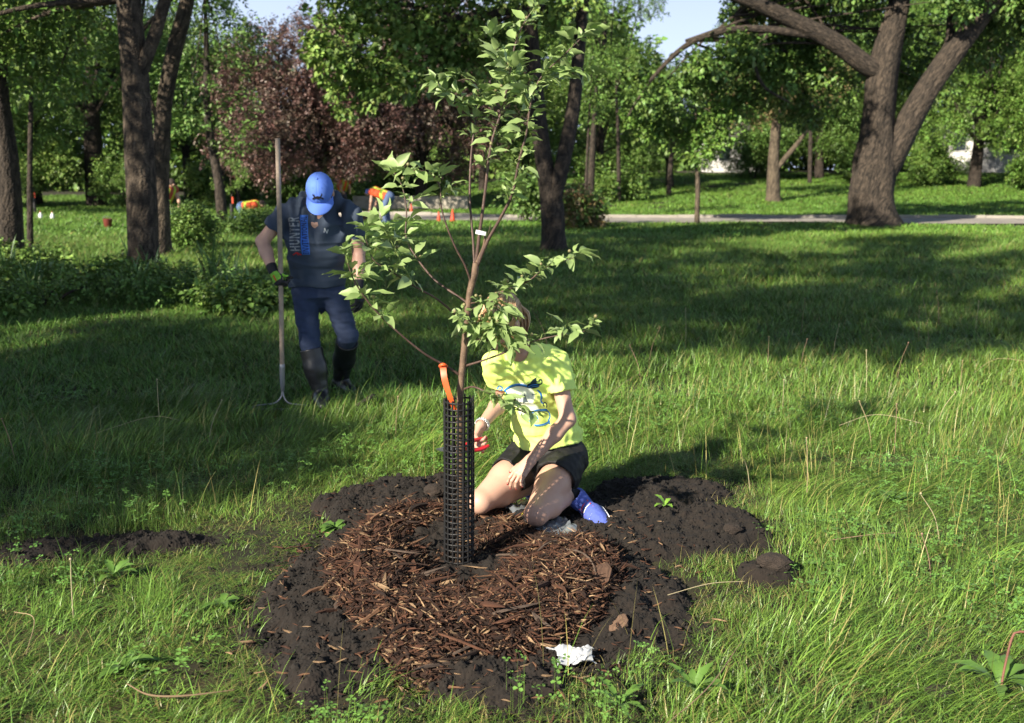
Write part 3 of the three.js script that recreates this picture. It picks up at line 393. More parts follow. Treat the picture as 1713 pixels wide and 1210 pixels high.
WOOD.forEach(([x, z, y0, y1, R, n, hue, alt, tr, label], i) => {
  const y = gh(x, z), t = thing('woodland_tree', label, 'tree', 'trees along the woodland edge'), r = rng(900 + i), lx = (r() - 0.5) * 0.8;
  part('trunk', tube([[x, y - 0.2, z], [x + lx * 0.3, y + y0, z], [x + lx, y + y1 * 0.75, z]], [tr * 1.2, tr * 0.85, tr * 0.3], { rad: 10, bark: 0.1 }), BARK.dark, t);
  const l = lobesOf(910 + i, x, z, y + y0, y + y1, R, n, R * 0.36); limbsTo(t, [V(x + lx * 0.3, y + y0, z), V(x + lx * 0.7, y + y1 * 0.5, z)], l, tr * 0.25, BARK.dark, 930 + i); crown(t, 950 + i, l, { hue, alt, altShare: 0.3, scale: 0.98, density: 1.25, mat: farLeafM });
});
// bare stems standing in the wood
[[-13.4, -47, 0.08, 7], [-12.2, -45, 0.07, 6], [-15.8, -44, 0.07, 7], [3.4, -44, 0.13, 6], [2.6, -36, 0.045, 5], [4.9, -46, 0.08, 6], [-24.5, -42, 0.1, 7], [7.6, -49, 0.1, 5], [16.2, -55, 0.1, 7]].forEach(([x, z, r, h], i) => { const g = rng(970 + i), k = (g() - 0.5) * 0.8, y = gh(x, z), t = thing('slender_tree', ['slender stem among the low dark trees', 'thin leaning stem at the edge of the wood', 'straight thin stem before the wood', 'grey stem behind the two stemmed tree', 'thin grey stem near the path', 'slim stem under the light green tree', 'thin stem at the outer end of the wood', 'slim stem below the gap of open sky', 'slim stem behind the massive old tree'][i], 'tree', GT); part('trunk', tube([[x, y - 0.1, z], [x + k * 0.4, y + h * 0.5, z], [x + k, y + h, z]], [r * 1.2, r, r * 0.4], { rad: 8, bark: 0.1 }), BARK.dark, t); crown(t, 980 + i, [[x + k, y + h, z, 0.9, 0.7, 0.9], [x + k * 0.6, y + h * 0.75, z, 0.7, 0.4, 0.7]], { hue: 'mid' }); });
// shrubs under the wood and on the lawn
function shrub(label, x, z, R, h, hue, alt, seed, o = {}) { const y = gh(x, z), t = thing('shrub', label, 'shrub', o.group || 'shrubs in the park', [0, 0, 0]), r = rng(seed), l = []; const n = o.n || 7; for (let i = 0; i < n; i++) { const a = r() * 6.28, q = R * 0.75 * Math.sqrt(r()), s = R * 0.45; l.push([x + Math.cos(a) * q, y + h * (0.25 + 0.55 * r()), z + Math.sin(a) * q, s, h * 0.3, s, 1.3]); } for (let i = 0; i < 5; i++) { const p = l[i % l.length]; part('stem', tube([[x + (r() - 0.5) * 0.2, y - 0.05, z + (r() - 0.5) * 0.2], [lerp(x, p[0], 0.5), lerp(y, p[1], 0.6), lerp(z, p[2], 0.5)], [p[0], p[1], p[2]]], [0.025, 0.018, 0.008], { seg: 3, rad: 5 }), BARK.dark, t); } crown(t, seed + 1, l, { hue, alt, altShare: 0.3, scale: o.scale || 0.8, density: o.density || 1.6, kind: o.kind || 'fine', mat: farLeafM }); return t; }
[['pale green shrub under the thick bare trunk', -21.8, -46, 2.0, 2.6, 'yellow', 'light'], ['light green shrub beside the thick bare trunk', -17.0, -45, 1.8, 2.4, 'light', 'mid'], ['tall shrub at the foot of the wood', -24.4, -45, 1.8, 2.6, 'mid', 'light'], ['green shrub among thin stems at the foot of the wood', -13.6, -49, 2.0, 2.4, 'light', 'mid'], ['dark shrub below the purple maple', -10.4, -48, 1.8, 2.2, 'dark', 'mid'], ['low dark shrub behind the concrete block', -6.6, -49, 1.8, 2.0, 'mid', 'dark'], ['green shrub between the purple maples', -4.2, -50, 1.8, 2.2, 'dark', 'mid'], ['dark shrub close behind the two stemmed tree', 0.4, -33.5, 1.1, 1.4, 'dark', 'mid'], ['reddish shrub beside the two stemmed tree', 2.0, -29.5, 0.7, 0.9, 'brown', 'dark'], ['shrub at the back of the far lawn below open sky', 8.0, -61, 2.2, 2.2, 'dark', 'mid'], ['dark shrub behind the bronze tree', 13.6, -57, 2.2, 2.6, 'dark', 'mid'], ['spreading shrub behind the massive old tree', 18.8, -55.5, 2.2, 2.6, 'mid', 'dark'], ['bright shrub on top of the far lawn', 22.8, -54, 2.0, 2.2, 'mid', 'light'], ['bushy shrub at the end of the far lawn', 26.4, -51.5, 2.0, 2.4, 'fresh', 'mid'], ['shrub beneath the tall tree beside the sky gap', 4.4, -47, 1.6, 1.8, 'mid', 'light']].forEach((a, i) => shrub(...a, 1100 + i * 3, { scale: 1.1 }));
shrub('leafy round bush behind the forked tree', -7.05, -21.8, 0.55, 0.85, 'light', 'mid', 1201, { scale: 0.6, n: 9, density: 2 });
shrub('fern like low bush near the slim dark tree', -6.9, -27.2, 0.9, 0.7, 'mid', 'dark', 1211, { scale: 0.6 });
shrub('small bush at the foot of the slim dark tree', -9.3, -28.2, 0.6, 0.6, 'mid', 'dark', 1221, { scale: 0.6 });
// the deep wood behind, which reads as one mass
{
  const r = rng(1300), list = [[], []]; for (let i = 0; i < 6500; i++) { const x = lerp(-62, 62, r()), z = -lerp(70, 82, r()), top = 9.5 + 3 * noise2(x * 0.15, 3) - 5.5 * Math.exp(-Math.pow((x + 17) / 5.5, 2)) - 7 * Math.exp(-Math.pow((x - 12.4) / 2.4, 2)) + (Math.abs(x) > 24 ? 2 : 0), y = gh(x, z) + r() * Math.max(2.2, top), c = HUE[r() < 0.5 ? 'mid' : r() < 0.5 ? 'dark' : 'light'], k = 0.7 + 0.6 * r(), s = 2.2 + 1.2 * r(); list[i % 2].push([x, y, z, (r() - 0.5), r() * 6.28, (r() - 0.5), s, s, s, c[0] * k, c[1] * k, c[2] * k]); }
  list.forEach((l, i) => tag(instanced(numbered('woods'), clumps.broad[i], farLeafM, l), 'dense far wood closing the view behind the park trees', 'wood', 'far wood'));
}
// ---------------------------------------------------------------- distance fields and their meshes
const smin = (a, b, k) => { const h = Math.max(k - Math.abs(a - b), 0) / k; return Math.min(a, b) - h * h * k * 0.25; };
const capsule = (a, b, ra, rb = ra) => { const [ax, ay, az] = a, dx = b[0] - ax, dy = b[1] - ay, dz = b[2] - az, L = dx * dx + dy * dy + dz * dz || 1e-9; return (x, y, z) => { x -= ax; y -= ay; z -= az; let t = (x * dx + y * dy + z * dz) / L; t = t < 0 ? 0 : t > 1 ? 1 : t; return Math.hypot(x - dx * t, y - dy * t, z - dz * t) - (ra + (rb - ra) * t); }; };
const ball = (c, r) => (x, y, z) => Math.hypot(x - c[0], y - c[1], z - c[2]) - r;
const ellip = (c, r) => { const m = Math.min(...r); return (x, y, z) => { const a = (x - c[0]) / r[0], b = (y - c[1]) / r[1], d = (z - c[2]) / r[2], k = Math.hypot(a, b, d); return k < 1e-6 ? -m : (k - 1) * k / Math.hypot(a / r[0], b / r[1], d / r[2]); }; };
const union = (list, k) => (x, y, z) => { let d = list[0](x, y, z); for (let i = 1; i < list.length; i++) d = smin(d, list[i](x, y, z), k); return d; };
const within = (f, frame) => { const { o, x: X, y: Y, z: Z } = frame; return (x, y, z) => { x -= o.x; y -= o.y; z -= o.z; return f(x * X.x + y * X.y + z * X.z, x * Y.x + y * Y.y + z * Y.z, x * Z.x + y * Z.y + z * Z.z); }; };
// trunk of a body: elliptical sections [point, half width, half depth] along a spine, X is the sideways axis
function spine(secs, X) {
  const S = secs.map(([p, w, d]) => ({ p: V(...p), w, d })), segs = []; for (let i = 0; i < S.length - 1; i++) { const a = S[i], b = S[i + 1], e = b.p.clone().sub(a.p), L = e.length(); e.divideScalar(L); const F = V().crossVectors(X, e).normalize(); segs.push({ a, b, e, L, F }); }
  return (x, y, z) => { let best = 1e3; for (let i = 0; i < segs.length; i++) { const { a, b, e, L, F } = segs[i], qx = x - a.p.x, qy = y - a.p.y, qz = z - a.p.z; const s = qx * e.x + qy * e.y + qz * e.z, t = clamp(s / L, 0, 1), w = lerp(a.w, b.w, t), d = lerp(a.d, b.d, t), u = qx * X.x + qy * X.y + qz * X.z, f = qx * F.x + qy * F.y + qz * F.z, over = Math.abs(s - t * L); const k = Math.hypot(u / w, f / d), r = k < 1e-6 ? -Math.min(w, d) : (k - 1) * k / Math.hypot(u / (w * w), f / (d * d)) ; const q = over > 0 ? (r < 0 ? r + over : Math.hypot(r, over)) : r; best = smin(best, q, 0.03); } return best; };
}
const planeCut = (p, n) => { const N = V(...n).normalize(), o = N.x * p[0] + N.y * p[1] + N.z * p[2]; return (x, y, z) => x * N.x + y * N.y + z * N.z - o; };
const cutBy = (f, g) => (x, y, z) => Math.max(f(x, y, z), g(x, y, z));
function surface(f, lo, hi, h, color) { // naive surface nets
  const n = [0, 1, 2].map(i => Math.ceil((hi[i] - lo[i]) / h) + 1), [nx, ny, nz] = n, F = new Float32Array(nx * ny * nz), at = (i, j, k) => i + nx * (j + ny * k);
  for (let k = 0; k < nz; k++) for (let j = 0; j < ny; j++) for (let i = 0; i < nx; i++) F[at(i, j, k)] = f(lo[0] + i * h, lo[1] + j * h, lo[2] + k * h);
  const id = new Int32Array(nx * ny * nz).fill(-1), pos = [], idx = [], nor = [], col = [];
  const C = [[0, 0, 0], [1, 0, 0], [0, 1, 0], [1, 1, 0], [0, 0, 1], [1, 0, 1], [0, 1, 1], [1, 1, 1]], ED = [[0, 1], [2, 3], [4, 5], [6, 7], [0, 2], [1, 3], [4, 6], [5, 7], [0, 4], [1, 5], [2, 6], [3, 7]], v = new Float32Array(8);
  for (let k = 0; k < nz - 1; k++) for (let j = 0; j < ny - 1; j++) for (let i = 0; i < nx - 1; i++) {
    let m = 0; for (let c = 0; c < 8; c++) { v[c] = F[at(i + C[c][0], j + C[c][1], k + C[c][2])]; if (v[c] < 0) m++; } if (m === 0 || m === 8) continue;
    let x = 0, y = 0, z = 0, q = 0; for (const [a, b] of ED) if ((v[a] < 0) !== (v[b] < 0)) { const t = v[a] / (v[a] - v[b]); x += C[a][0] + (C[b][0] - C[a][0]) * t; y += C[a][1] + (C[b][1] - C[a][1]) * t; z += C[a][2] + (C[b][2] - C[a][2]) * t; q++; }
    x = lo[0] + (i + x / q) * h; y = lo[1] + (j + y / q) * h; z = lo[2] + (k + z / q) * h; id[at(i, j, k)] = pos.length / 3; pos.push(x, y, z);
    const e = h * 0.6; let gx = f(x + e, y, z) - f(x - e, y, z), gy = f(x, y + e, z) - f(x, y - e, z), gz = f(x, y, z + e) - f(x, y, z - e); const L = Math.hypot(gx, gy, gz) || 1; nor.push(gx / L, gy / L, gz / L); if (color) col.push(...color(x, y, z, gx / L, gy / L, gz / L));
  }
  const quad = (a, b, c, d, flip) => { if (a < 0 || b < 0 || c < 0 || d < 0) return; flip ? idx.push(a, c, b, a, d, c) : idx.push(a, b, c, a, c, d); };
  for (let k = 1; k < nz - 1; k++) for (let j = 1; j < ny - 1; j++) for (let i = 1; i < nx - 1; i++) {
    const s = F[at(i, j, k)] < 0;
    if (s !== F[at(i + 1, j, k)] < 0) quad(id[at(i, j - 1, k - 1)], id[at(i, j, k - 1)], id[at(i, j, k)], id[at(i, j - 1, k)], !s);
    if (s !== F[at(i, j + 1, k)] < 0) quad(id[at(i - 1, j, k - 1)], id[at(i, j, k - 1)], id[at(i, j, k)], id[at(i - 1, j, k)], s);
    if (s !== F[at(i, j, k + 1)] < 0) quad(id[at(i - 1, j - 1, k)], id[at(i, j - 1, k)], id[at(i, j, k)], id[at(i - 1, j, k)], !s);
  }
  return geom(pos, idx, nor, null, color ? col : null);
}
const A = v => [v.x, v.y, v.z];
function frameOf(o, fwd, up) { const Z = V(...fwd).normalize(), X = V().crossVectors(V(...up), Z).normalize(), Y = V().crossVectors(Z, X); return { o: V(...o), x: X, y: Y, z: Z }; }
const inFrame = (fr, p) => fr.o.clone().addScaledVector(fr.x, p[0]).addScaledVector(fr.y, p[1]).addScaledVector(fr.z, p[2]);
function headField(fr, s = 1) {
  const S = a => a.map(q => q * s), e = (c, r) => ellip(S(c), S(r)), c = (a, b, r, q = r) => capsule(S(a), S(b), r * s, q * s);
  const base = union([e([0, 0.025, -0.012], [0.074, 0.092, 0.096]), e([0, -0.03, 0.03], [0.058, 0.085, 0.064]), c([-0.034, -0.07, 0.028], [0.034, -0.07, 0.028], 0.03), ball(S([0, -0.094, 0.062]), 0.021 * s), c([-0.033, 0.024, 0.083], [0.033, 0.024, 0.083], 0.012), c([-0.045, -0.02, 0.068], [-0.03, -0.03, 0.076], 0.018), c([0.045, -0.02, 0.068], [0.03, -0.03, 0.076], 0.018)], 0.025 * s);
  const eye = [ball(S([-0.031, 0.003, 0.101]), 0.015 * s), ball(S([0.031, 0.003, 0.101]), 0.015 * s)];
  const add = union([c([0, 0.008, 0.09], [0, -0.028, 0.112], 0.008, 0.011), c([-0.012, -0.034, 0.098], [0.012, -0.034, 0.098], 0.0085), c([-0.019, -0.054, 0.088], [0, -0.052, 0.097], 0.0055, 0.007), c([0.019, -0.054, 0.088], [0, -0.052, 0.097], 0.0055, 0.007), c([-0.016, -0.064, 0.088], [0.016, -0.064, 0.088], 0.0075)], 0.006 * s);
  const ears = union([e([-0.078, -0.004, -0.006], [0.011, 0.032, 0.021]), e([0.078, -0.004, -0.006], [0.011, 0.032, 0.021])], 0.004);
  const f = (x, y, z) => { let d = base(x, y, z); for (const q of eye) { const g = -q(x, y, z), h = Math.max(0.012 - Math.abs(d - g), 0) / 0.012; d = Math.max(d, g) + h * h * 0.003; } d = smin(d, add(x, y, z), 0.010); return smin(d, ears(x, y, z), 0.008); };
  return within(f, fr);
}
function handField(w, d, n, side, o = {}) { // wrist, finger direction, palm normal, +1/-1 which side the thumb leaves
  const s = o.scale || 1, fat = o.fat || 1, D = V(...d).normalize(), N = V(...n).addScaledVector(D, -V(...n).dot(D)).normalize(), T = V().crossVectors(D, N).multiplyScalar(side), W = V(...w);
  const at = (a, b, c) => W.clone().addScaledVector(D, a * s).addScaledVector(T, b * s).addScaledVector(N, c * s);
  const kn = [at(0.086, 0.029, 0), at(0.09, 0.009, -0.002), at(0.085, -0.011, 0), at(0.075, -0.029, 0.003)], root = [at(0, 0.014, 0), at(0, 0.005, 0), at(0, -0.006, 0), at(0, -0.015, 0)];
  const palm = union(kn.map((k, i) => capsule(A(root[i]), A(k), 0.017 * s * fat, 0.0115 * s * fat)).concat([capsule(A(at(0.02, 0.02, 0.006)), A(at(0.055, 0.034, 0.008)), 0.014 * s * fat, 0.011 * s * fat)]), 0.012 * s);
  const lens = [[0.043, 0.026, 0.02], [0.047, 0.029, 0.021], [0.043, 0.027, 0.02], [0.034, 0.02, 0.018]], curls = o.curl || [[0.4, 0.5, 0.3], [0.45, 0.5, 0.3], [0.5, 0.55, 0.3], [0.55, 0.6, 0.3]], nails = [], chains = [], pts = [...kn, W];
  kn.forEach((k, i) => { let p = k.clone(), a = 0; const segs = [], sp = (1.5 - i) * 0.05 * (o.spread ?? 1); lens[i].forEach((L, j) => { a += curls[i][j]; const q = p.clone().addScaledVector(D, Math.cos(a) * L * s).addScaledVector(N, Math.sin(a) * L * s).addScaledVector(T, sp * L * s); segs.push(capsule(A(p), A(q), (0.0092 - j * 0.0010) * s * fat, (0.0086 - j * 0.0012) * s * fat)); if (j === 2) nails.push(q.clone().addScaledVector(N, -Math.cos(a) * 0.006 * s).addScaledVector(D, Math.sin(a) * 0.006 * s)); p = q; }); pts.push(p); chains.push(union(segs, 0.004)); });
  { let p = at(0.03, 0.026, 0.008); const dir = V().addScaledVector(D, o.thumb?.[0] ?? 0.7).addScaledVector(T, o.thumb?.[1] ?? 0.6).addScaledVector(N, o.thumb?.[2] ?? 0.35).normalize(), segs = []; [0.036, 0.031, 0.025].forEach((L, j) => { const q = p.clone().addScaledVector(dir, L * s); segs.push(capsule(A(p), A(q), (0.0125 - j * 0.0015) * s * fat, (0.011 - j * 0.0015) * s * fat)); p = q; dir.addScaledVector(D, 0.25).addScaledVector(N, o.thumbBend ?? 0.12).normalize(); }); pts.push(p); nails.push(p.clone()); chains.push(union(segs, 0.006)); }
  const f = (x, y, z) => { const b = palm(x, y, z); let m = 1e9; for (const c of chains) { const q = smin(b, c(x, y, z), 0.009); if (q < m) m = q; } return m; };
  const lo = [1e9, 1e9, 1e9], hi = [-1e9, -1e9, -1e9]; for (const p of pts) A(p).forEach((q, i) => { lo[i] = Math.min(lo[i], q - 0.03); hi[i] = Math.max(hi[i], q + 0.03); });
  return { f, lo, hi, nails, N, D, T };
}
// cloth: a hollow shell; outer(with cuts) and inner(without)
const shell = (cut, full, th) => (x, y, z) => Math.max(cut(x, y, z), -(full(x, y, z) + th));
// planar print on the front of a garment, in the garment's own axes
function frontUV(g, fr, w, h) {
  const n = g.toNonIndexed(), p = n.attributes.position, no = n.attributes.normal, uv = new Float32Array(p.count * 2), q = V();
  for (let i = 0; i < p.count; i += 3) { let front = 0; for (let k = 0; k < 3; k++) front += no.getX(i + k) * fr.z.x + no.getY(i + k) * fr.z.y + no.getZ(i + k) * fr.z.z; for (let k = 0; k < 3; k++) { q.fromBufferAttribute(p, i + k).sub(fr.o); const u = q.dot(fr.x) / w + 0.5, v = q.dot(fr.y) / h + 0.5; uv[(i + k) * 2] = front > 0 ? clamp(u, 0.005, 0.995) : 0.01; uv[(i + k) * 2 + 1] = front > 0 ? clamp(v, 0.005, 0.995) : 0.01; } }
  n.setAttribute('uv', new THREE.BufferAttribute(uv, 2)); return n;
}
function box3(pts, m) { const lo = [1e9, 1e9, 1e9], hi = [-1e9, -1e9, -1e9]; for (const p of pts) p.forEach((q, i) => { lo[i] = Math.min(lo[i], q - m); hi[i] = Math.max(hi[i], q + m); }); return [lo, hi]; }
const mix3 = (a, b, t) => [lerp(a[0], b[0], t), lerp(a[1], b[1], t), lerp(a[2], b[2], t)];
function canvasTex(w, h, draw) { const c = document.createElement('canvas'); c.width = w; c.height = h; draw(c.getContext('2d'), w, h); const t = new THREE.CanvasTexture(c); t.colorSpace = THREE.SRGBColorSpace; t.magFilter = THREE.LinearFilter; return t; }
// ---------------------------------------------------------------- the young apple tree
const TR = [-0.231, -4.056];
{
  const t = thing('apple_sapling', 'newly planted young apple tree with pale green leaves in the mulch', 'tree');
  const barkC = tex(256, (u, v) => { const n = pfbm(u, v, 8, 301, 4), l = pn(u, v * 1, 48, 305) > 0.86 ? 0.16 : 0; const k = 0.72 + 0.55 * n; return [0.42 * k + l, 0.34 * k + l, 0.27 * k + l]; }); barkC.repeat.set(6, 6);
  const redC = tex(128, (u, v) => { const n = pfbm(u, v, 8, 311, 4), l = pn(u, v, 40, 315) > 0.85 ? 0.2 : 0, k = 0.7 + 0.6 * n; return [0.33 * k + l, 0.255 * k + l, 0.22 * k + l]; }); redC.repeat.set(8, 8);
  const bark = std(white, 0.7, { map: barkC }), twig = std(white, 0.6, { map: redC }), green = std([0.16, 0.22, 0.06], 0.6);
  part('trunk', tube([[-0.229, -0.05, -4.06], [-0.223, 0.2, -4.06], [-0.222, 0.415, -4.06], [-0.217, 0.777, -4.07], [-0.2, 0.956, -4.07], [-0.174, 1.204, -4.08], [-0.153, 1.29, -4.08], [-0.148, 1.327, -4.08]], [0.0185, 0.016, 0.0155, 0.0145, 0.0145, 0.014, 0.016, 0.013], { seg: 5, rad: 12, bark: 0.08, freq: 2 }), bark, t);
  const B = { // points, base radius, tip radius, leafy from, nodes, leaves a node, leaf size
    A: [[[-0.153, 1.303, -4.08], [-0.16, 1.423, -4.1], [-0.173, 1.592, -4.13], [-0.165, 1.784, -4.16], [-0.145, 1.928, -4.18], [-0.14, 2.03, -4.19], [-0.17, 2.06, -4.17], [-0.23, 2.05, -4.14]], 0.0062, 0.0024, 0.62, 6, 5, 1],
    B: [[[-0.148, 1.322, -4.08], [-0.135, 1.425, -4.07], [-0.114, 1.57, -4.06], [-0.082, 1.805, -4.06], [-0.049, 1.909, -4.06], [-0.015, 2.035, -4.05], [0.004, 2.148, -4.05], [0.022, 2.21, -4.05], [0.05, 2.265, -4.04], [0.07, 2.295, -4.04]], 0.0085, 0.002, 0.38, 14, 4, 0.95],
    C: [[[-0.143, 1.315, -4.08], [-0.101, 1.414, -4.06], [-0.04, 1.523, -4.03], [0.001, 1.607, -4.0], [0.027, 1.734, -3.98], [0.055, 1.837, -3.97], [0.077, 1.972, -3.96], [0.111, 2.049, -3.95], [0.19, 2.123, -3.93], [0.261, 2.188, -3.92]], 0.0085, 0.002, 0.3, 15, 4, 1],
    L1: [[[-0.216, 0.859, -4.07], [-0.283, 0.911, -4.04], [-0.346, 0.956, -4.0], [-0.415, 1.018, -3.97], [-0.516, 1.122, -3.93], [-0.576, 1.202, -3.9], [-0.622, 1.287, -3.88], [-0.638, 1.346, -3.87]], 0.0065, 0.0022, 0.60, 6, 5, 1.1],
    L2: [[[-0.174, 1.155, -4.08], [-0.239, 1.197, -4.1], [-0.323, 1.252, -4.14], [-0.391, 1.329, -4.17], [-0.443, 1.417, -4.2], [-0.443, 1.54, -4.22], [-0.463, 1.638, -4.24], [-0.493, 1.688, -4.25]], 0.0065, 0.002, 0.42, 6, 5, 1.1],
    L3: [[[-0.164, 1.234, -4.08], [-0.191, 1.318, -4.05], [-0.227, 1.393, -4.02], [-0.259, 1.477, -4.0], [-0.281, 1.56, -3.99], [-0.285, 1.64, -3.98], [-0.33, 1.69, -3.98], [-0.40, 1.70, -3.96]], 0.0058, 0.002, 0.62, 6, 6, 1.05],
    L4: [[[-0.19, 1.042, -4.08], [-0.233, 1.113, -4.06], [-0.306, 1.19, -4.0], [-0.385, 1.244, -3.95], [-0.472, 1.309, -3.9], [-0.536, 1.359, -3.86], [-0.561, 1.441, -3.84]], 0.0058, 0.002, 0.55, 5, 5, 1.1],
    L5: [[[-0.385, 1.244, -3.95], [-0.435, 1.341, -3.93], [-0.472, 1.424, -3.92], [-0.505, 1.482, -3.91]], 0.0035, 0.0018, 0.5, 4, 4, 1.05],
    R1: [[[-0.172, 1.13, -4.08], [-0.101, 1.175, -4.02], [-0.016, 1.23, -3.97], [0.067, 1.27, -3.93], [0.125, 1.32, -3.9], [0.194, 1.35, -3.88], [0.236, 1.365, -3.87]], 0.0055, 0.002, 0.3, 9, 5, 0.9],
    R2: [[[-0.191, 0.9, -4.07], [-0.109, 0.935, -4.02], [-0.016, 0.981, -3.96], [0.08, 1.027, -3.92], [0.174, 1.054, -3.9], [0.256, 1.07, -3.88], [0.302, 1.081, -3.87]], 0.0055, 0.002, 0.48, 7, 4, 0.9],
    R3: [[[-0.204, 0.798, -4.07], [-0.165, 0.819, -4.03], [-0.109, 0.81, -3.98], [-0.052, 0.785, -3.95], [0.004, 0.759, -3.93], [0.057, 0.737, -3.92]], 0.005, 0.002, 0.5, 5, 5, 0.95],
    R4: [[[-0.182, 1.06, -4.08], [-0.138, 1.089, -4.02], [-0.083, 1.084, -3.97], [-0.028, 1.053, -3.94]], 0.0045, 0.002, 0.2, 8, 6, 1.05],
    R6: [[[-0.174, 1.16, -4.08], [-0.11, 1.175, -3.99], [-0.02, 1.13, -3.95]], 0.004, 0.0018, 0.25, 6, 5, 1],
    R7: [[[-0.186, 0.99, -4.08], [-0.12, 1.025, -3.99], [-0.03, 1.01, -3.95]], 0.004, 0.0018, 0.3, 5, 4, 1],
    A2: [[[-0.142, 1.935, -4.18], [-0.19, 1.965, -4.12], [-0.25, 1.99, -4.06], [-0.29, 2.02, -4.02]], 0.0035, 0.0018, 0.15, 5, 4, 1],
    B2: [[[-0.02, 2.02, -4.05], [-0.05, 2.09, -4.0], [-0.07, 2.17, -3.97]], 0.0035, 0.0018, 0.1, 4, 4, 1],
    B3: [[[-0.035, 1.96, -4.055], [0.03, 2.0, -4.1], [0.10, 2.03, -4.14], [0.17, 2.05, -4.16]], 0.004, 0.0018, 0.1, 5, 4, 1],
    C2: [[[0.07, 1.94, -3.965], [0.02, 2.02, -3.93], [-0.02, 2.06, -3.9]], 0.0035, 0.0018, 0.1, 4, 4, 1],
    C3: [[[0.10, 2.03, -3.95], [0.17, 2.06, -3.96], [0.24, 2.07, -3.97]], 0.0035, 0.0018, 0.2, 4, 4, 1.05],
    A3: [[[-0.14, 1.95, -4.18], [-0.10, 1.99, -4.15], [-0.06, 2.0, -4.12]], 0.0035, 0.0018, 0.1, 4, 4, 0.9],
    R5: [[[-0.176, 1.10, -4.08], [-0.19, 1.12, -4.03], [-0.21, 1.11, -3.98]], 0.0035, 0.002, 0.3, 3, 3, 0.8],
  };
  const leafGeos = []; // folded pointed ovals on a short stalk, along +X
  for (let v = 0; v < 8; v++) {
    const r = rng(400 + v), L = 0.070 + 0.02 * r(), W = 0.031 + 0.010 * r(), curl = 0.2 + 1.1 * r(), fold = 0.15 + 0.5 * r(), pos = [], idx = [], S = 6, st = 0.02; pos.push(0, 0.0006, 0.0007, 0, 0.0006, -0.0007, st, 0, 0.0007, st, 0, -0.0007); idx.push(0, 2, 1, 1, 2, 3);
    let x = st, y = 0, a = 0.15; const prof = [0.12, 0.72, 1, 0.93, 0.68, 0.36, 0]; const o = pos.length / 3;
    for (let s = 0; s <= S; s++) { const w = W * 0.5 * prof[s], up = w * fold + 0.0025 * Math.sin(s * 2.3 + v); pos.push(x - Math.sin(a) * up, y + Math.cos(a) * up, w, x, y, 0, x - Math.sin(a) * up, y + Math.cos(a) * up * 0.9, -w); a -= curl / S; x += Math.cos(a) * L / S; y += Math.sin(a) * L / S; }
    for (let s = 0; s < S; s++) { const q = o + s * 3; idx.push(q, q + 3, q + 1, q + 1, q + 3, q + 4, q + 1, q + 4, q + 2, q + 2, q + 4, q + 5); }
    leafGeos.push(geom(pos, idx));
  }
  const lm = (c, tr) => phys(c, 0.5, { transmission: tr, thickness: 0, side: THREE.DoubleSide });
  const lmats = [lm([0.25, 0.365, 0.115], 0.27), lm([0.27, 0.385, 0.13], 0.27), lm([0.29, 0.40, 0.15], 0.26), lm([0.305, 0.41, 0.17], 0.25)];
  const r = rng(555), extra = [], X = V(), Y = V(), Z = V(), mm = new THREE.Matrix4(), all = [];
  for (const [key, [pts, r0, r1, from, nodes, per, size]] of Object.entries(B)) {
    part('branch', tube(pts, pts.map((_, i) => lerp(r0, r1, Math.pow(i / (pts.length - 1), 0.8))), { seg: 5, rad: 7, bark: 0.10, freq: 3 }), r0 < 0.004 ? green : twig, t);
    const cv = new THREE.CatmullRomCurve3(pts.map(p => V(...p)), false, 'centripetal');
    for (let k = 0; k < nodes; k++) {
      const u = lerp(from, 1, nodes > 1 ? k / (nodes - 1) : 1), p = cv.getPointAt(u), tan = cv.getTangentAt(u), m = per + 3 + Math.round((r() - 0.5) * 4) + (k === nodes - 1 ? 2 : 0), node = k;
      const spur = V(r() - 0.5, r() * 0.6, r() - 0.5).addScaledVector(tan, 0.5).normalize(), tip = p.clone().addScaledVector(spur, 0.012 + 0.03 * r());
      part('spur', tube([p, tip], [0.0022, 0.0016], { seg: 1, rad: 5 }), green, t);
      for (let i = 0; i < m; i++) {
        const a = i * 2.4 + r(); X.set(Math.cos(a), -0.75 + 1.15 * r(), Math.sin(a)).addScaledVector(tan, 0.5 + (k === nodes - 1 ? 0.5 : 0)).normalize();
        Z.crossVectors(X, V((r() - 0.5) * 1.9, 0.9, (r() - 0.5) * 1.9)).normalize(); Y.crossVectors(Z, X).normalize(); const s = size * (0.55 + 0.6 * r()) * (r() < 0.3 ? 0.55 : 1);
        const q = tip.clone().addScaledVector(tan, (r() - 0.5) * 0.03); const w = r() + 0.14; all.push([s, Math.floor(r() * 8), w < 0.3 ? 0 : w < 0.58 ? 1 : w < 0.92 ? 2 : 3, X.clone(), Y.clone(), Z.clone(), q]);
      }
      if (r() < 0.4) { const e = tip.clone().add(V((r() - 0.5) * 0.05, 0.01 + 0.02 * r(), (r() - 0.5) * 0.05)); const f = part('fruitlet', new THREE.SphereGeometry(0.006 + 0.002 * r(), 8, 6), std([0.22, 0.20, 0.09], 0.5), t); f.position.copy(e); part('fruit_stalk', tube([tip, e], [0.001, 0.001], { seg: 1, rad: 4 }), green, t); }
    }
  }
  all.sort((a, b) => b[0] - a[0]); console.log('sapling leaves', all.length);
  const rest = leafGeos.map(() => []);
  all.forEach(([s, gi, mi, x, y, z, p], i) => { mm.makeBasis(x, y, z).scale(V(s, s, s)).setPosition(p); if (i < 300) { const m = part('leaf', leafGeos[gi], lmats[mi], t); mm.decompose(m.position, m.quaternion, m.scale); } else rest[gi].push(mm.clone()); });
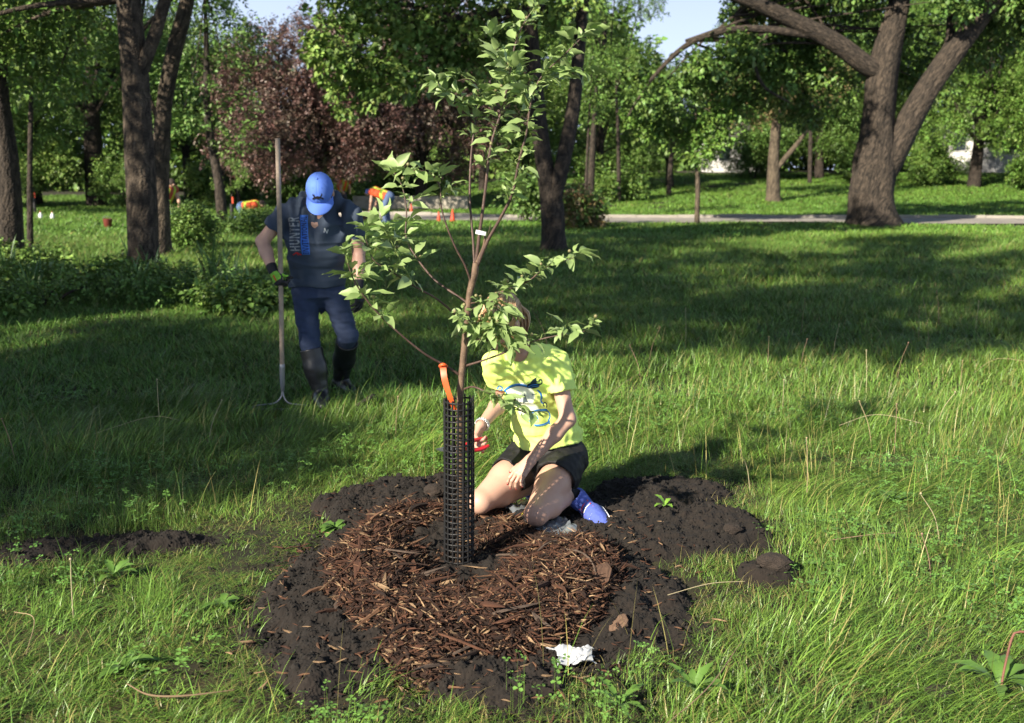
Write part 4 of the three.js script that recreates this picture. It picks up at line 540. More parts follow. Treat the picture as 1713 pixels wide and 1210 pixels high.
  rest.forEach((l, gi) => { if (!l.length) return; const im = shadows(new THREE.InstancedMesh(leafGeos[gi], lmats[gi % 3], l.length)); im.name = 'small_leaves'; l.forEach((m, i) => im.setMatrixAt(i, m)); im.userData.kind = 'stuff'; t.add(im); });
  // pruned stubs at the fork
  part('pruned_stub', tube([[-0.146, 1.33, -4.075], [-0.118, 1.39, -4.07], [-0.108, 1.44, -4.068]], [0.006, 0.005, 0.0045], { seg: 3, rad: 7 }), bark, t); part('pruned_stub', tube([[-0.146, 1.33, -4.075], [-0.105, 1.42, -4.06], [-0.085, 1.49, -4.05]], [0.0035, 0.002, 0.0012], { seg: 3, rad: 6 }), twig, t);
}
// plant label, ribbon, trunk guard
{
  const g = new THREE.BoxGeometry(0.042, 0.016, 0.0012, 8, 1, 1), p = g.attributes.position; for (let i = 0; i < p.count; i++) p.setZ(i, p.getZ(i) + 0.006 * Math.cos(p.getX(i) * 60)); g.computeVertexNormals();
  const m = solo('plant_label', g, std([0.8, 0.8, 0.8], 0.5), 'small blank white plant label wrapped on a sapling stem', 'label'); m.position.set(-0.126, 1.452, -4.045); m.rotation.set(0, 0.1, -0.22);
}
{
  const rib = (pts, w, tw) => { const cv = new THREE.CatmullRomCurve3(pts.map(p => V(...p))), pos = [], idx = [], N = 24; for (let i = 0; i <= N; i++) { const u = i / N, c = cv.getPointAt(u), a = tw * u + 0.15 * Math.sin(u * 14), dx = Math.cos(a) * w / 2, dz = Math.sin(a) * w / 2, k = 0.0006; pos.push(c.x - dx, c.y, c.z - dz + k, c.x + dx, c.y, c.z + dz + k, c.x - dx, c.y, c.z - dz - k, c.x + dx, c.y, c.z + dz - k); } for (let i = 0; i < N; i++) { const a = i * 4; idx.push(a, a + 1, a + 4, a + 1, a + 5, a + 4, a + 2, a + 6, a + 3, a + 3, a + 6, a + 7, a, a + 4, a + 2, a + 2, a + 4, a + 6, a + 1, a + 3, a + 5, a + 3, a + 7, a + 5); } return geom(pos, idx); };
  const t = thing('marker_ribbon', 'orange plastic marker ribbon tied on the lowest sapling branch', 'ribbon'), m = phys([0.80, 0.13, 0.03], 0.45, { transmission: 0.15, thickness: 0 });
  part('tail', rib([[-0.284, 0.902, -4.02], [-0.278, 0.86, -4.005], [-0.268, 0.82, -4.0], [-0.256, 0.785, -4.0], [-0.250, 0.755, -4.01], [-0.236, 0.72, -4.015]], 0.026, 0.6), m, t); part('knot', tube([[-0.299, 0.906, -4.03], [-0.284, 0.915, -4.018], [-0.270, 0.906, -4.03], [-0.283, 0.897, -4.042], [-0.299, 0.906, -4.03]], [0.006, 0.008, 0.006, 0.006, 0.006], { seg: 4, rad: 7 }), m, t);
}
{
  const t = thing('trunk_guard', 'black plastic mesh tube guarding the sapling trunk', 'guard', null, [TR[0], 0, TR[1]]), m = std([0.011, 0.011, 0.012], 0.5), R = 0.059, y0 = 0.01, y1 = 0.765, NV = 16, NR = 29, r = rng(61);
  const wob = (a, y) => R * (1 + 0.05 * Math.sin(2 * a + 1 + y * 2) + 0.025 * Math.sin(3 * a + y * 5)), lean = y => [0.012 * y, 0.004 * y];
  for (let i = 0; i < NV; i++) { const a = i / NV * 6.283, pts = []; for (let k = 0; k <= 10; k++) { const y = lerp(y0, y1 + (r() - 0.5) * 0.012, k / 10), q = wob(a, y), l = lean(y); pts.push([Math.cos(a) * q + l[0], y, Math.sin(a) * q + l[1]]); } part('upright_strand', tube(pts, pts.map(() => 0.0043), { seg: 1, rad: 5 }), m, t); }
  for (let k = 0; k < NR; k++) { const y = lerp(y0 + 0.02, y1 - 0.012, k / (NR - 1)), pos = [], idx = [], N = 32; for (let i = 0; i <= N; i++) { const a = i / N * 6.283, l = lean(y); for (let j = 0; j < 5; j++) { const b = j / 5 * 6.283, q = wob(a, y) + 0.0041 * Math.cos(b); pos.push(Math.cos(a) * q + l[0], y + 0.0041 * Math.sin(b) + 0.002 * Math.sin(a * 2 + k), Math.sin(a) * q + l[1]); } } for (let i = 0; i < N; i++) for (let j = 0; j < 5; j++) { const a = i * 5 + j, b = i * 5 + (j + 1) % 5; idx.push(a, b, a + 5, b, b + 5, a + 5); } part('ring', geom(pos, idx), m, t); }
}
// ---------------------------------------------------------------- the kneeling gardener
const skinMat = phys(white, 0.5, { vertexColors: true, sheen: 0.15, sheenRoughness: 0.5, sheenColor: rgb(1, 0.6, 0.5) });
const skinTone = (base, nails = [], lips) => (x, y, z) => { const n = 0.06 * fbm(x * 28, y * 28, z * 28, 3) + 0.05 * noise3(x * 9, y * 9, z * 9); let c = [base[0] * (1 + n * 0.8), base[1] * (1 + n * 1.5), base[2] * (1 + n * 1.7)]; for (const q of nails) if (Math.hypot(x - q.x, y - q.y, z - q.z) < 0.0075) c = [0.45, 0.02, 0.03]; if (lips && Math.hypot(x - lips.x, y - lips.y, z - lips.z) < 0.017) c = [base[0] * 0.9, base[1] * 0.55, base[2] * 0.6]; return c; };
const wrinkle = (amp, fx, fy, fz, seed) => (x, y, z) => amp * (noise3(x * fx + seed, y * fy, z * fz) + 0.5 * noise3(x * fx * 2.1 + seed + 4, y * fy * 2.1, z * fz * 2.1));
function shoe(parent, ankle, toe, up, colors, s = 1) { // ankle joint, toe tip, direction the laces face
  const a = V(...ankle), t = V(...toe), f = t.clone().sub(a).normalize(), U = V(...up).addScaledVector(f, -V(...up).dot(f)).normalize(), R = V().crossVectors(f, U), L = a.distanceTo(t);
  const at = (l, u, r) => A(a.clone().addScaledVector(f, l * L).addScaledVector(U, u * s).addScaledVector(R, r * s));
  const upper = union([capsule(at(-0.22, -0.035, 0), at(0.05, 0.0, 0), 0.034 * s, 0.043 * s), capsule(at(-0.1, -0.03, 0), at(0.55, -0.038, 0), 0.04 * s, 0.036 * s), capsule(at(0.5, -0.045, 0.012), at(0.92, -0.052, 0.01), 0.033 * s, 0.026 * s), capsule(at(0.5, -0.045, -0.012), at(0.88, -0.052, -0.008), 0.033 * s, 0.026 * s)], 0.03 * s);
  const soleP = planeCut(at(0, -0.066, 0), A(U.clone().negate())), cutTop = cutBy(upper, soleP), [lo, hi] = box3([at(-0.4, 0.05, 0.05), at(1.1, -0.1, -0.05), at(-0.4, -0.1, -0.05), at(1.1, 0.05, 0.05), at(0, 0.06, 0)], 0.05);
  const open = capsule(at(-0.02, 0.02, 0), at(-0.03, 0.12, 0), 0.036 * s), wr = wrinkle(0.0014, 60, 60, 60, 3);
  const body = part('shoe', surface((x, y, z) => Math.max(cutTop(x, y, z) + wr(x, y, z), -open(x, y, z)), lo, hi, 0.005, (x, y, z) => { const n = 1 + 0.18 * noise3(x * 120, y * 120, z * 120); return [n, n, n]; }), std(colors[0], 0.8, { vertexColors: true }), parent);
  const sl = (x, y, z) => Math.max(upper(x, y, z) - 0.011, -planeCut(at(0, -0.062, 0), A(U.clone().negate()))(x, y, z)); const under = planeCut(at(0, -0.09, 0), A(U.clone().negate()));
  part('sole', surface((x, y, z) => Math.max(sl(x, y, z), under(x, y, z)), lo, hi, 0.005), std(colors[1], 0.7), body);
  for (let i = 0; i < 5; i++) { const l = 0.18 + 0.1 * i; part('lace', tube([at(l, 0.002 - i * 0.003, -0.024), at(l + 0.03, 0.009 - i * 0.003, 0), at(l + 0.06, 0.002 - i * 0.003, 0.024)], [0.0028, 0.003, 0.0028], { seg: 4, rad: 5 }), std(i % 2 ? colors[2] : [0.75, 0.75, 0.75], 0.8), body); for (const q of [-1, 1]) { const b = part('eyelet', new THREE.SphereGeometry(0.0042, 7, 5), std(colors[2], 0.6), body); b.position.set(...at(l, 0.001 - i * 0.003, 0.027 * q)); } }
  return body;
}
{
  const P = thing('person', 'kneeling gardener in a neon yellow printed T-shirt and black shorts', 'person', null);
  const J = { pel: [0.178, 0.262, -4.92], che: [0.09, 0.655, -4.77], nek: [0.035, 0.872, -4.655], Ls: [0.205, 0.800, -4.70], Le: [0.267, 0.530, -4.62], Lw: [0.085, 0.362, -4.50], Rs: [-0.085, 0.800, -4.665], Re: [-0.035, 0.600, -4.80], Rw: [-0.148, 0.515, -4.545], Lh: [0.276, 0.262, -4.87], Lk: [0.118, 0.108, -4.485], La: [0.305, 0.120, -4.74], Rh: [0.085, 0.255, -4.90], Rk: [-0.150, 0.122, -4.62], Ra: [0.12, 0.10, -4.93] };
  const X = V(0.99, 0.02, -0.10).normalize();
  const skin = [0.56, 0.335, 0.245];
  const hf = frameOf([-0.052, 1.018, -4.515], [-0.42, -0.58, 0.62], [0.0, 1, 0.35]);
  const hand = handField(J.Lw, [-0.60, -0.62, 0.28], [0.35, -0.55, -0.6], -1, { scale: 0.94, curl: [[0.25, 0.45, 0.35], [0.3, 0.5, 0.35], [0.35, 0.55, 0.4], [0.4, 0.6, 0.4]] });
  const hand2 = handField(J.Rw, [-0.38, -0.62, 0.62], [0.75, -0.3, 0.2], -1, { scale: 0.94, curl: [[0.9, 1.1, 0.6], [1.0, 1.15, 0.6], [1.05, 1.2, 0.6], [1.1, 1.2, 0.6]], thumb: [0.75, 0.25, 0.6] });
  const torso = spine([[[0.178, 0.30, -4.90], 0.135, 0.10], [[0.15, 0.45, -4.86], 0.115, 0.085], [[0.09, 0.66, -4.77], 0.135, 0.095], [[0.06, 0.79, -4.695], 0.12, 0.07], [[0.04, 0.86, -4.66], 0.055, 0.05]], X);
  const leg = (h, k, a) => [capsule(h, mix3(h, k, 0.5), 0.092, 0.082), capsule(mix3(h, k, 0.5), k, 0.082, 0.056), capsule(k, mix3(k, a, 0.35), 0.050, 0.056), capsule(mix3(k, a, 0.35), a, 0.056, 0.034), ball([k[0] - 0.006, k[1] - 0.005, k[2] + 0.012], 0.050)];
  const arm = (s, e, w) => [capsule(s, e, 0.045, 0.036), capsule(e, mix3(e, w, 0.35), 0.037, 0.038), capsule(mix3(e, w, 0.35), w, 0.038, 0.024)];
  const lf = union([...leg(J.Lh, J.Lk, J.La)], 0.022), rf = union(leg(J.Rh, J.Rk, J.Ra), 0.022), la = union(arm(J.Ls, J.Le, J.Lw), 0.02), ra = union(arm(J.Rs, J.Re, J.Rw), 0.02), neck = capsule(J.nek, A(inFrame(hf, [0, -0.05, -0.025])), 0.052, 0.048);
  const all = (x, y, z) => { let d = torso(x, y, z); d = smin(d, lf(x, y, z), 0.03); d = Math.min(d, rf(x, y, z)); d = smin(d, ra(x, y, z), 0.02); d = smin(d, neck(x, y, z), 0.03); return Math.min(d, la(x, y, z)); };
  const [lo, hi] = box3(Object.values(J), 0.12), head = headField(hf, 1.02), hh = inFrame(hf, [0, 0, 0]), nailsRed = [...hand.nails, ...hand2.nails];
  const hb = (x, y, z) => smin(head(x, y, z), neck(x, y, z), 0.02), tint = skinTone(skin, nailsRed, inFrame(hf, [0, -0.058, 0.092]));
  const ha = (h, wr, el) => { const fore = capsule(mix3(el, wr, 0.7), wr, 0.028, 0.024); return (x, y, z) => smin(h.f(x, y, z), fore(x, y, z), 0.016); };
  const body = part('body', merged([surface(all, lo, hi, 0.009, tint), surface(hb, [hh.x - 0.14, hh.y - 0.15, hh.z - 0.14], [hh.x + 0.14, hh.y + 0.14, hh.z + 0.14], 0.0042, tint), surface(ha(hand, J.Lw, J.Le), hand.lo, hand.hi, 0.003, tint), surface(ha(hand2, J.Rw, J.Re), hand2.lo, hand2.hi, 0.003, tint)]), skinMat, P);
  for (const q of [-1, 1]) { const e = part('eyelid', new THREE.SphereGeometry(0.0128, 14, 10), std([0.52, 0.30, 0.22], 0.5), body); e.position.copy(inFrame(hf, [0.03 * q, 0.003, 0.0815])); part('eyelash', tube([inFrame(hf, [0.019 * q, -0.003, 0.0925]), inFrame(hf, [0.03 * q, -0.0065, 0.0955]), inFrame(hf, [0.041 * q, -0.003, 0.0905])], [0.0009, 0.0014, 0.0009], { seg: 4, rad: 5 }), std([0.05, 0.03, 0.02], 0.8), body); part('eyebrow', tube([inFrame(hf, [0.016 * q, 0.022, 0.094]), inFrame(hf, [0.032 * q, 0.027, 0.091]), inFrame(hf, [0.048 * q, 0.022, 0.078])], [0.002, 0.0026, 0.0014], { seg: 4, rad: 5 }), std([0.30, 0.19, 0.10], 0.8), body); }
  // hair: gathered back in a ponytail, built of locks over a fitted cap
  {
    const L = fr => fr, cap = within((x, y, z) => { const d = smin(ellip([0, 0.03, -0.018], [0.084, 0.099, 0.106])(x, y, z), ellip([0, 0.0, -0.06], [0.07, 0.08, 0.06])(x, y, z), 0.03), front = 0.052 + 0.5 * (y - 0.055) ; return Math.max(d + 0.0012 * noise3(x * 160, y * 30, z * 30) , z - 0.035 - Math.max(0, y - 0.02) * 0.9, -y - 0.075 - Math.max(0, -z) * 0.3); }, hf);
    const col = (x, y, z) => { const k = 0.75 + 0.5 * (0.5 + 0.5 * noise3(x * 90, y * 14, z * 90)); return [0.40 * k, 0.245 * k, 0.105 * k]; };
    const hair = part('hair', surface(cap, [hh.x - 0.17, hh.y - 0.17, hh.z - 0.17], [hh.x + 0.17, hh.y + 0.17, hh.z + 0.17], 0.0045, col), phys(white, 0.45, { vertexColors: true }), P), r = rng(66), tones = [[0.58, 0.37, 0.20], [0.44, 0.25, 0.12], [0.70, 0.50, 0.30], [0.30, 0.16, 0.08]].map(c => phys(c, 0.42));
    const locks = [[], [], [], []];
    for (let i = 0; i < 420; i++) { // locks combed over the scalp to the tie
      const q = r() * 2 - 1, sd = V(q * 0.95, 0.55 + 0.35 * r() - 0.75 * Math.abs(q), 0.75 - 0.95 * Math.abs(q) + 0.25 * (r() - 0.5)).normalize(), ed = V(0.22 + (r() - 0.5) * 0.2, -0.1 + (r() - 0.5) * 0.25, -1).normalize(), md = V(q * 0.75, 0.8 - 0.6 * Math.abs(q), -0.25).normalize(), k = 1.0 + 0.035 * r();
      locks[Math.floor(r() * 4)].push(tube([sd, sd.clone().lerp(md, 0.5).normalize(), md, md.clone().lerp(ed, 0.5).normalize(), ed].map(e => inFrame(hf, [e.x * 0.086 * k + (r() - 0.5) * 0.004, 0.03 + e.y * 0.101 * k + (r() - 0.5) * 0.004, -0.018 + e.z * 0.108 * k])), [0.0014, 0.0026, 0.0028, 0.0026, 0.002], { seg: 3, rad: 4, cap: false })); }
    const tailTip = V(0.035, 0.905, -4.56), root = inFrame(hf, [0.03, 0.0, -0.125]);
    for (let i = 0; i < 70; i++) { const j = () => (r() - 0.5) * 0.04, m = root.clone().lerp(tailTip, 0.45).add(V(0.03 + j(), 0.02 + j(), j())); locks[i % 4].push(tube([root.clone().add(V(j() * 0.4, j() * 0.4, j() * 0.4)), m, tailTip.clone().add(V(j() * 1.2, j() * 1.2, j() * 1.2))], [0.003, 0.0036, 0.0008], { seg: 5, rad: 4, cap: false })); }
    for (let i = 0; i < 26; i++) { const s = i % 2 ? 1 : -1, j = () => (r() - 0.5) * 0.016; locks[i % 4].push(tube([[s * 0.03, 0.115, 0.05], [s * 0.07, 0.06, 0.06], [s * 0.082, 0, 0.045], [s * 0.078, -0.06, 0.05 + 0.03 * r()]].map(q => inFrame(hf, [q[0] + j(), q[1] + j(), q[2] + j()])), [0.002, 0.0025, 0.002, 0.0008], { seg: 4, rad: 4, cap: false })); }
    locks.forEach((l, i) => part('hair_locks', merged(l), tones[i], hair)); 
    part('hair_tie', new THREE.TorusGeometry(0.018, 0.005, 6, 14), std([0.03, 0.03, 0.03], 0.8), hair).position.copy(root.clone().lerp(tailTip, 0.1));
  }
  // T-shirt
  {
    const sp = spine([[[0.182, 0.292, -4.905], 0.185, 0.145], [[0.17, 0.36, -4.885], 0.172, 0.135], [[0.145, 0.47, -4.85], 0.150, 0.118], [[0.095, 0.66, -4.765], 0.155, 0.115], [[0.062, 0.79, -4.695], 0.135, 0.088], [[0.04, 0.872, -4.655], 0.068, 0.062]], X);
    const sL = capsule(J.Ls, mix3(J.Ls, J.Le, 0.62), 0.064, 0.072), sR = capsule(J.Rs, mix3(J.Rs, J.Re, 0.62), 0.062, 0.068), w1 = wrinkle(0.009, 7, 24, 7, 3), w2 = wrinkle(0.007, 22, 6, 22, 8);
    const dirL = V(...J.Le).sub(V(...J.Ls)).normalize(), dirR = V(...J.Re).sub(V(...J.Rs)).normalize(), cL = planeCut(mix3(J.Ls, J.Le, 0.52), A(dirL)), cR = planeCut(mix3(J.Rs, J.Re, 0.55), A(dirR)), hem = planeCut([0.178, 0.318, -4.9], [0.14, -1, 0.2]);
    const mk = cut => (x, y, z) => { let d = sp(x, y, z); if (cut) d = Math.max(d, hem(x, y, z) + 0.012 * noise3(x * 7, 1, z * 7)); let a = sL(x, y, z), b = sR(x, y, z); if (cut) { a = Math.max(a, cL(x, y, z)); b = Math.max(b, cR(x, y, z)); } d = smin(d, a, 0.035); d = smin(d, b, 0.035); return d + w1(x + y, y, z) + w2(x, y, z); };
    const neckHole = union([capsule(A(V(...J.nek).add(V(0, -0.01, 0))), A(V(...J.nek).add(V(-0.03, 0.14, 0.05))), 0.060, 0.075), ball([0.028, 0.868, -4.605], 0.048)], 0.02), solid = mk(1), cav = [capsule(mix3(J.Ls, J.Le, 0.42), mix3(J.Ls, J.Le, 0.7), 0.052, 0.056), capsule(mix3(J.Rs, J.Re, 0.44), mix3(J.Rs, J.Re, 0.7), 0.050, 0.053), spine([[[0.185, 0.24, -4.92], 0.16, 0.122], [[0.172, 0.355, -4.888], 0.15, 0.115]], X)], f = (x, y, z) => Math.max(solid(x, y, z), -neckHole(x, y, z), -cav[0](x, y, z), -cav[1](x, y, z), -cav[2](x, y, z));
    const g = surface(f, [-0.24, 0.24, -5.12], [0.42, 0.95, -4.45], 0.0065), fr = frameOf([0.085, 0.615, -4.70], [-0.10, 0.28, 1], [-0.2, 1, -0.3]);
    const print = canvasTex(1024, 1024, (c, w) => {
      c.fillStyle = 'rgb(230,255,135)'; c.fillRect(0, 0, w, w);
      const S = (col, lw, pts) => { c.strokeStyle = col; c.lineWidth = lw; c.lineCap = c.lineJoin = 'round'; c.beginPath(); c.moveTo(pts[0], pts[1]); for (let i = 2; i < pts.length; i += 4) c.quadraticCurveTo(pts[i], pts[i + 1], pts[i + 2], pts[i + 3]); c.stroke(); };
      const blue = 'rgb(40,130,214)', dk = 'rgb(16,44,62)', ink = 'rgb(78,92,96)';
      c.fillStyle = 'rgb(236,248,222)'; c.beginPath(); c.ellipse(420, 470, 175, 130, 0.15, 0, 7); c.fill(); c.beginPath(); c.ellipse(470, 640, 140, 90, 0.2, 0, 7); c.fill();
      S(blue, 20, [235, 385, 300, 350, 380, 352, 450, 352, 540, 400]); S(dk, 7, [235, 395, 300, 362, 380, 364, 450, 364, 540, 412]); S(blue, 16, [245, 390, 262, 450, 250, 540]); S(blue, 14, [150, 350, 190, 310, 215, 350, 200, 390, 165, 370]);
      c.fillStyle = dk; c.beginPath(); c.ellipse(600, 398, 78, 30, 0.1, 0, 7); c.fill(); c.beginPath(); c.moveTo(560, 380); c.quadraticCurveTo(600, 330, 665, 322); c.quadraticCurveTo(630, 365, 690, 372); c.fill(); S(blue, 7, [540, 400, 600, 380, 660, 402]); S(blue, 6, [545, 418, 600, 398, 660, 420]); S(dk, 15, [660, 392, 720, 410, 715, 360, 690, 345, 680, 365]); S(blue, 18, [640, 455, 680, 500, 660, 545, 640, 570, 660, 590]); S(dk, 6, [652, 455, 692, 500, 672, 545]);
      S(ink, 9, [318, 520, 330, 470, 365, 480, 385, 510, 350, 530]); S(ink, 8, [330, 545, 360, 560, 395, 540]); c.fillStyle = ink; c.beginPath(); c.moveTo(425, 560); c.quadraticCurveTo(430, 500, 480, 450); c.quadraticCurveTo(470, 500, 500, 560); c.quadraticCurveTo(460, 540, 425, 560); c.fill();
      c.fillStyle = dk; c.fillRect(560, 480, 9, 14); c.fillRect(574, 480, 9, 14); c.fillRect(588, 480, 6, 14); c.fillRect(600, 480, 9, 14); c.fillRect(614, 480, 9, 14);
      S(dk, 12, [700, 640, 720, 600, 685, 590, 655, 600, 672, 625]); S(blue, 22, [500, 660, 590, 650, 690, 668]); S(dk, 7, [500, 676, 590, 668, 690, 684]); S(blue, 15, [690, 668, 730, 720, 700, 760, 660, 790, 690, 820]); S(blue, 14, [480, 705, 540, 690, 560, 740]); S(blue, 18, [500, 800, 600, 830, 690, 790]); S(dk, 7, [505, 815, 600, 845, 690, 805]); S(blue, 12, [430, 740, 470, 760, 520, 750]); for (let i = 0; i < 5; i++) S(blue, 7, [470 + i * 22, 700, 474 + i * 22, 740, 470 + i * 22, 775]);
    });
    part('t_shirt', frontUV(g, fr, 0.40, 0.46), std(white, 0.85, { map: print, side: THREE.DoubleSide }), P);
  }
  // shorts
  {
    const pel = spine([[[0.185, 0.20, -4.93], 0.165, 0.13], [[0.18, 0.30, -4.905], 0.160, 0.128], [[0.172, 0.375, -4.885], 0.150, 0.118]], X), tl = capsule(J.Lh, mix3(J.Lh, J.Lk, 0.62), 0.112, 0.108), tr = capsule(J.Rh, mix3(J.Rh, J.Rk, 0.58), 0.110, 0.104), dl = V(...J.Lk).sub(V(...J.Lh)), dr = V(...J.Rk).sub(V(...J.Rh)), cl = planeCut(mix3(J.Lh, J.Lk, 0.40), A(dl)), cr = planeCut(mix3(J.Rh, J.Rk, 0.42), A(dr)), w1 = wrinkle(0.008, 22, 12, 16, 21), w2 = wrinkle(0.005, 10, 30, 30, 25);
    const mk = cut => (x, y, z) => { let a = tl(x, y, z), b = tr(x, y, z); if (cut) { a = Math.max(a, cl(x, y, z) + 0.012 * noise3(x * 12, y * 12, 3)); b = Math.max(b, cr(x, y, z) + 0.012 * noise3(x * 12, y * 12, 7)); } return smin(smin(pel(x, y, z), a, 0.025), b, 0.025) + w1(x, y, z) + w2(x, y, z); };
    const solid = mk(1), k1 = capsule(mix3(J.Lh, J.Lk, 0.3), mix3(J.Lh, J.Lk, 0.6), 0.094), k2 = capsule(mix3(J.Rh, J.Rk, 0.32), mix3(J.Rh, J.Rk, 0.6), 0.092);
    part('shorts', surface((x, y, z) => Math.max(solid(x, y, z), -k1(x, y, z), -k2(x, y, z)), [-0.16, 0.08, -5.12], [0.44, 0.44, -4.45], 0.0065), std([0.007, 0.007, 0.008], 0.7), P);
  }
  // shoes and socks
  part('sock', tube([mix3(J.Lk, J.La, 0.84), J.La, [0.322, 0.105, -4.70]], [0.043, 0.041, 0.043], { seg: 4, rad: 14 }), std([0.02, 0.02, 0.025], 0.95), P);
  shoe(P, [0.318, 0.112, -4.70], [0.425, 0.044, -4.515], [-0.34, 0.45, 0.70], [[0.075, 0.115, 0.44], [0.62, 0.64, 0.68], [0.62, 0.06, 0.09]], 1.08);
  shoe(P, [0.13, 0.092, -4.95], [0.20, 0.050, -5.12], [0.2, 0.8, -0.3], [[0.045, 0.085, 0.42], [0.62, 0.64, 0.68], [0.62, 0.06, 0.09]], 0.95);
  // bracelet
  { const b = new THREE.Group(); const c = V(...mix3(J.Re, J.Rw, 0.93)), ax = V(...J.Rw).sub(V(...J.Re)).normalize(); const q = new THREE.Quaternion().setFromUnitVectors(V(0, 0, 1), ax), g = []; for (let i = 0; i < 22; i++) for (let k = 0; k < 3; k++) { const a = (i + (k % 2) * 0.5) / 22 * 6.283, s = new THREE.SphereGeometry(0.0042, 6, 5); s.translate(Math.cos(a) * 0.033, Math.sin(a) * 0.031, (k - 1) * 0.006); g.push(s); } const m = part('bracelet', merged(g), phys([0.75, 0.76, 0.78], 0.3, { metalness: 0.8 }), P); m.position.copy(c); m.quaternion.copy(q); }
}
// pruning shears in her hand
{
  const t = thing('pruning_shears', 'red handled pruning shears held behind the trunk guard', 'shears'), red = std([0.55, 0.02, 0.03], 0.4), steel = std([0.45, 0.46, 0.47], 0.35, { metalness: 0.85 });
  const piv = V(-0.225, 0.462, -4.375);
  part('handle', tube([A(piv), [-0.19, 0.475, -4.42], [-0.155, 0.475, -4.46], [-0.118, 0.472, -4.49]], [0.007, 0.009, 0.0105, 0.008], { seg: 5, rad: 8 }), red, t);
  part('handle', tube([A(piv), [-0.19, 0.437, -4.42], [-0.15, 0.430, -4.45], [-0.108, 0.440, -4.48]], [0.007, 0.009, 0.0105, 0.008], { seg: 5, rad: 8 }), red, t);
  const sh = new THREE.Shape(); sh.moveTo(0, -0.008); sh.quadraticCurveTo(0.08, -0.028, 0.135, 0.004); sh.quadraticCurveTo(0.08, 0.014, 0, 0.009); const bl = part('blade', new THREE.ExtrudeGeometry(sh, { depth: 0.003, bevelEnabled: true, bevelSize: 0.0008, bevelThickness: 0.0006, bevelSegments: 1 }), steel, t); bl.position.copy(piv); bl.rotation.set(0, Math.PI + 0.55, 0.05);
  const hk = part('hook', tube([A(piv), [-0.25, 0.45, -4.345], [-0.275, 0.446, -4.322], [-0.292, 0.455, -4.305]], [0.006, 0.006, 0.0045, 0.002], { seg: 4, rad: 7 }), steel, t);
  const b = part('pivot_bolt', new THREE.CylinderGeometry(0.009, 0.009, 0.014, 12), steel, t); b.position.copy(piv); b.rotation.x = Math.PI / 2;
}
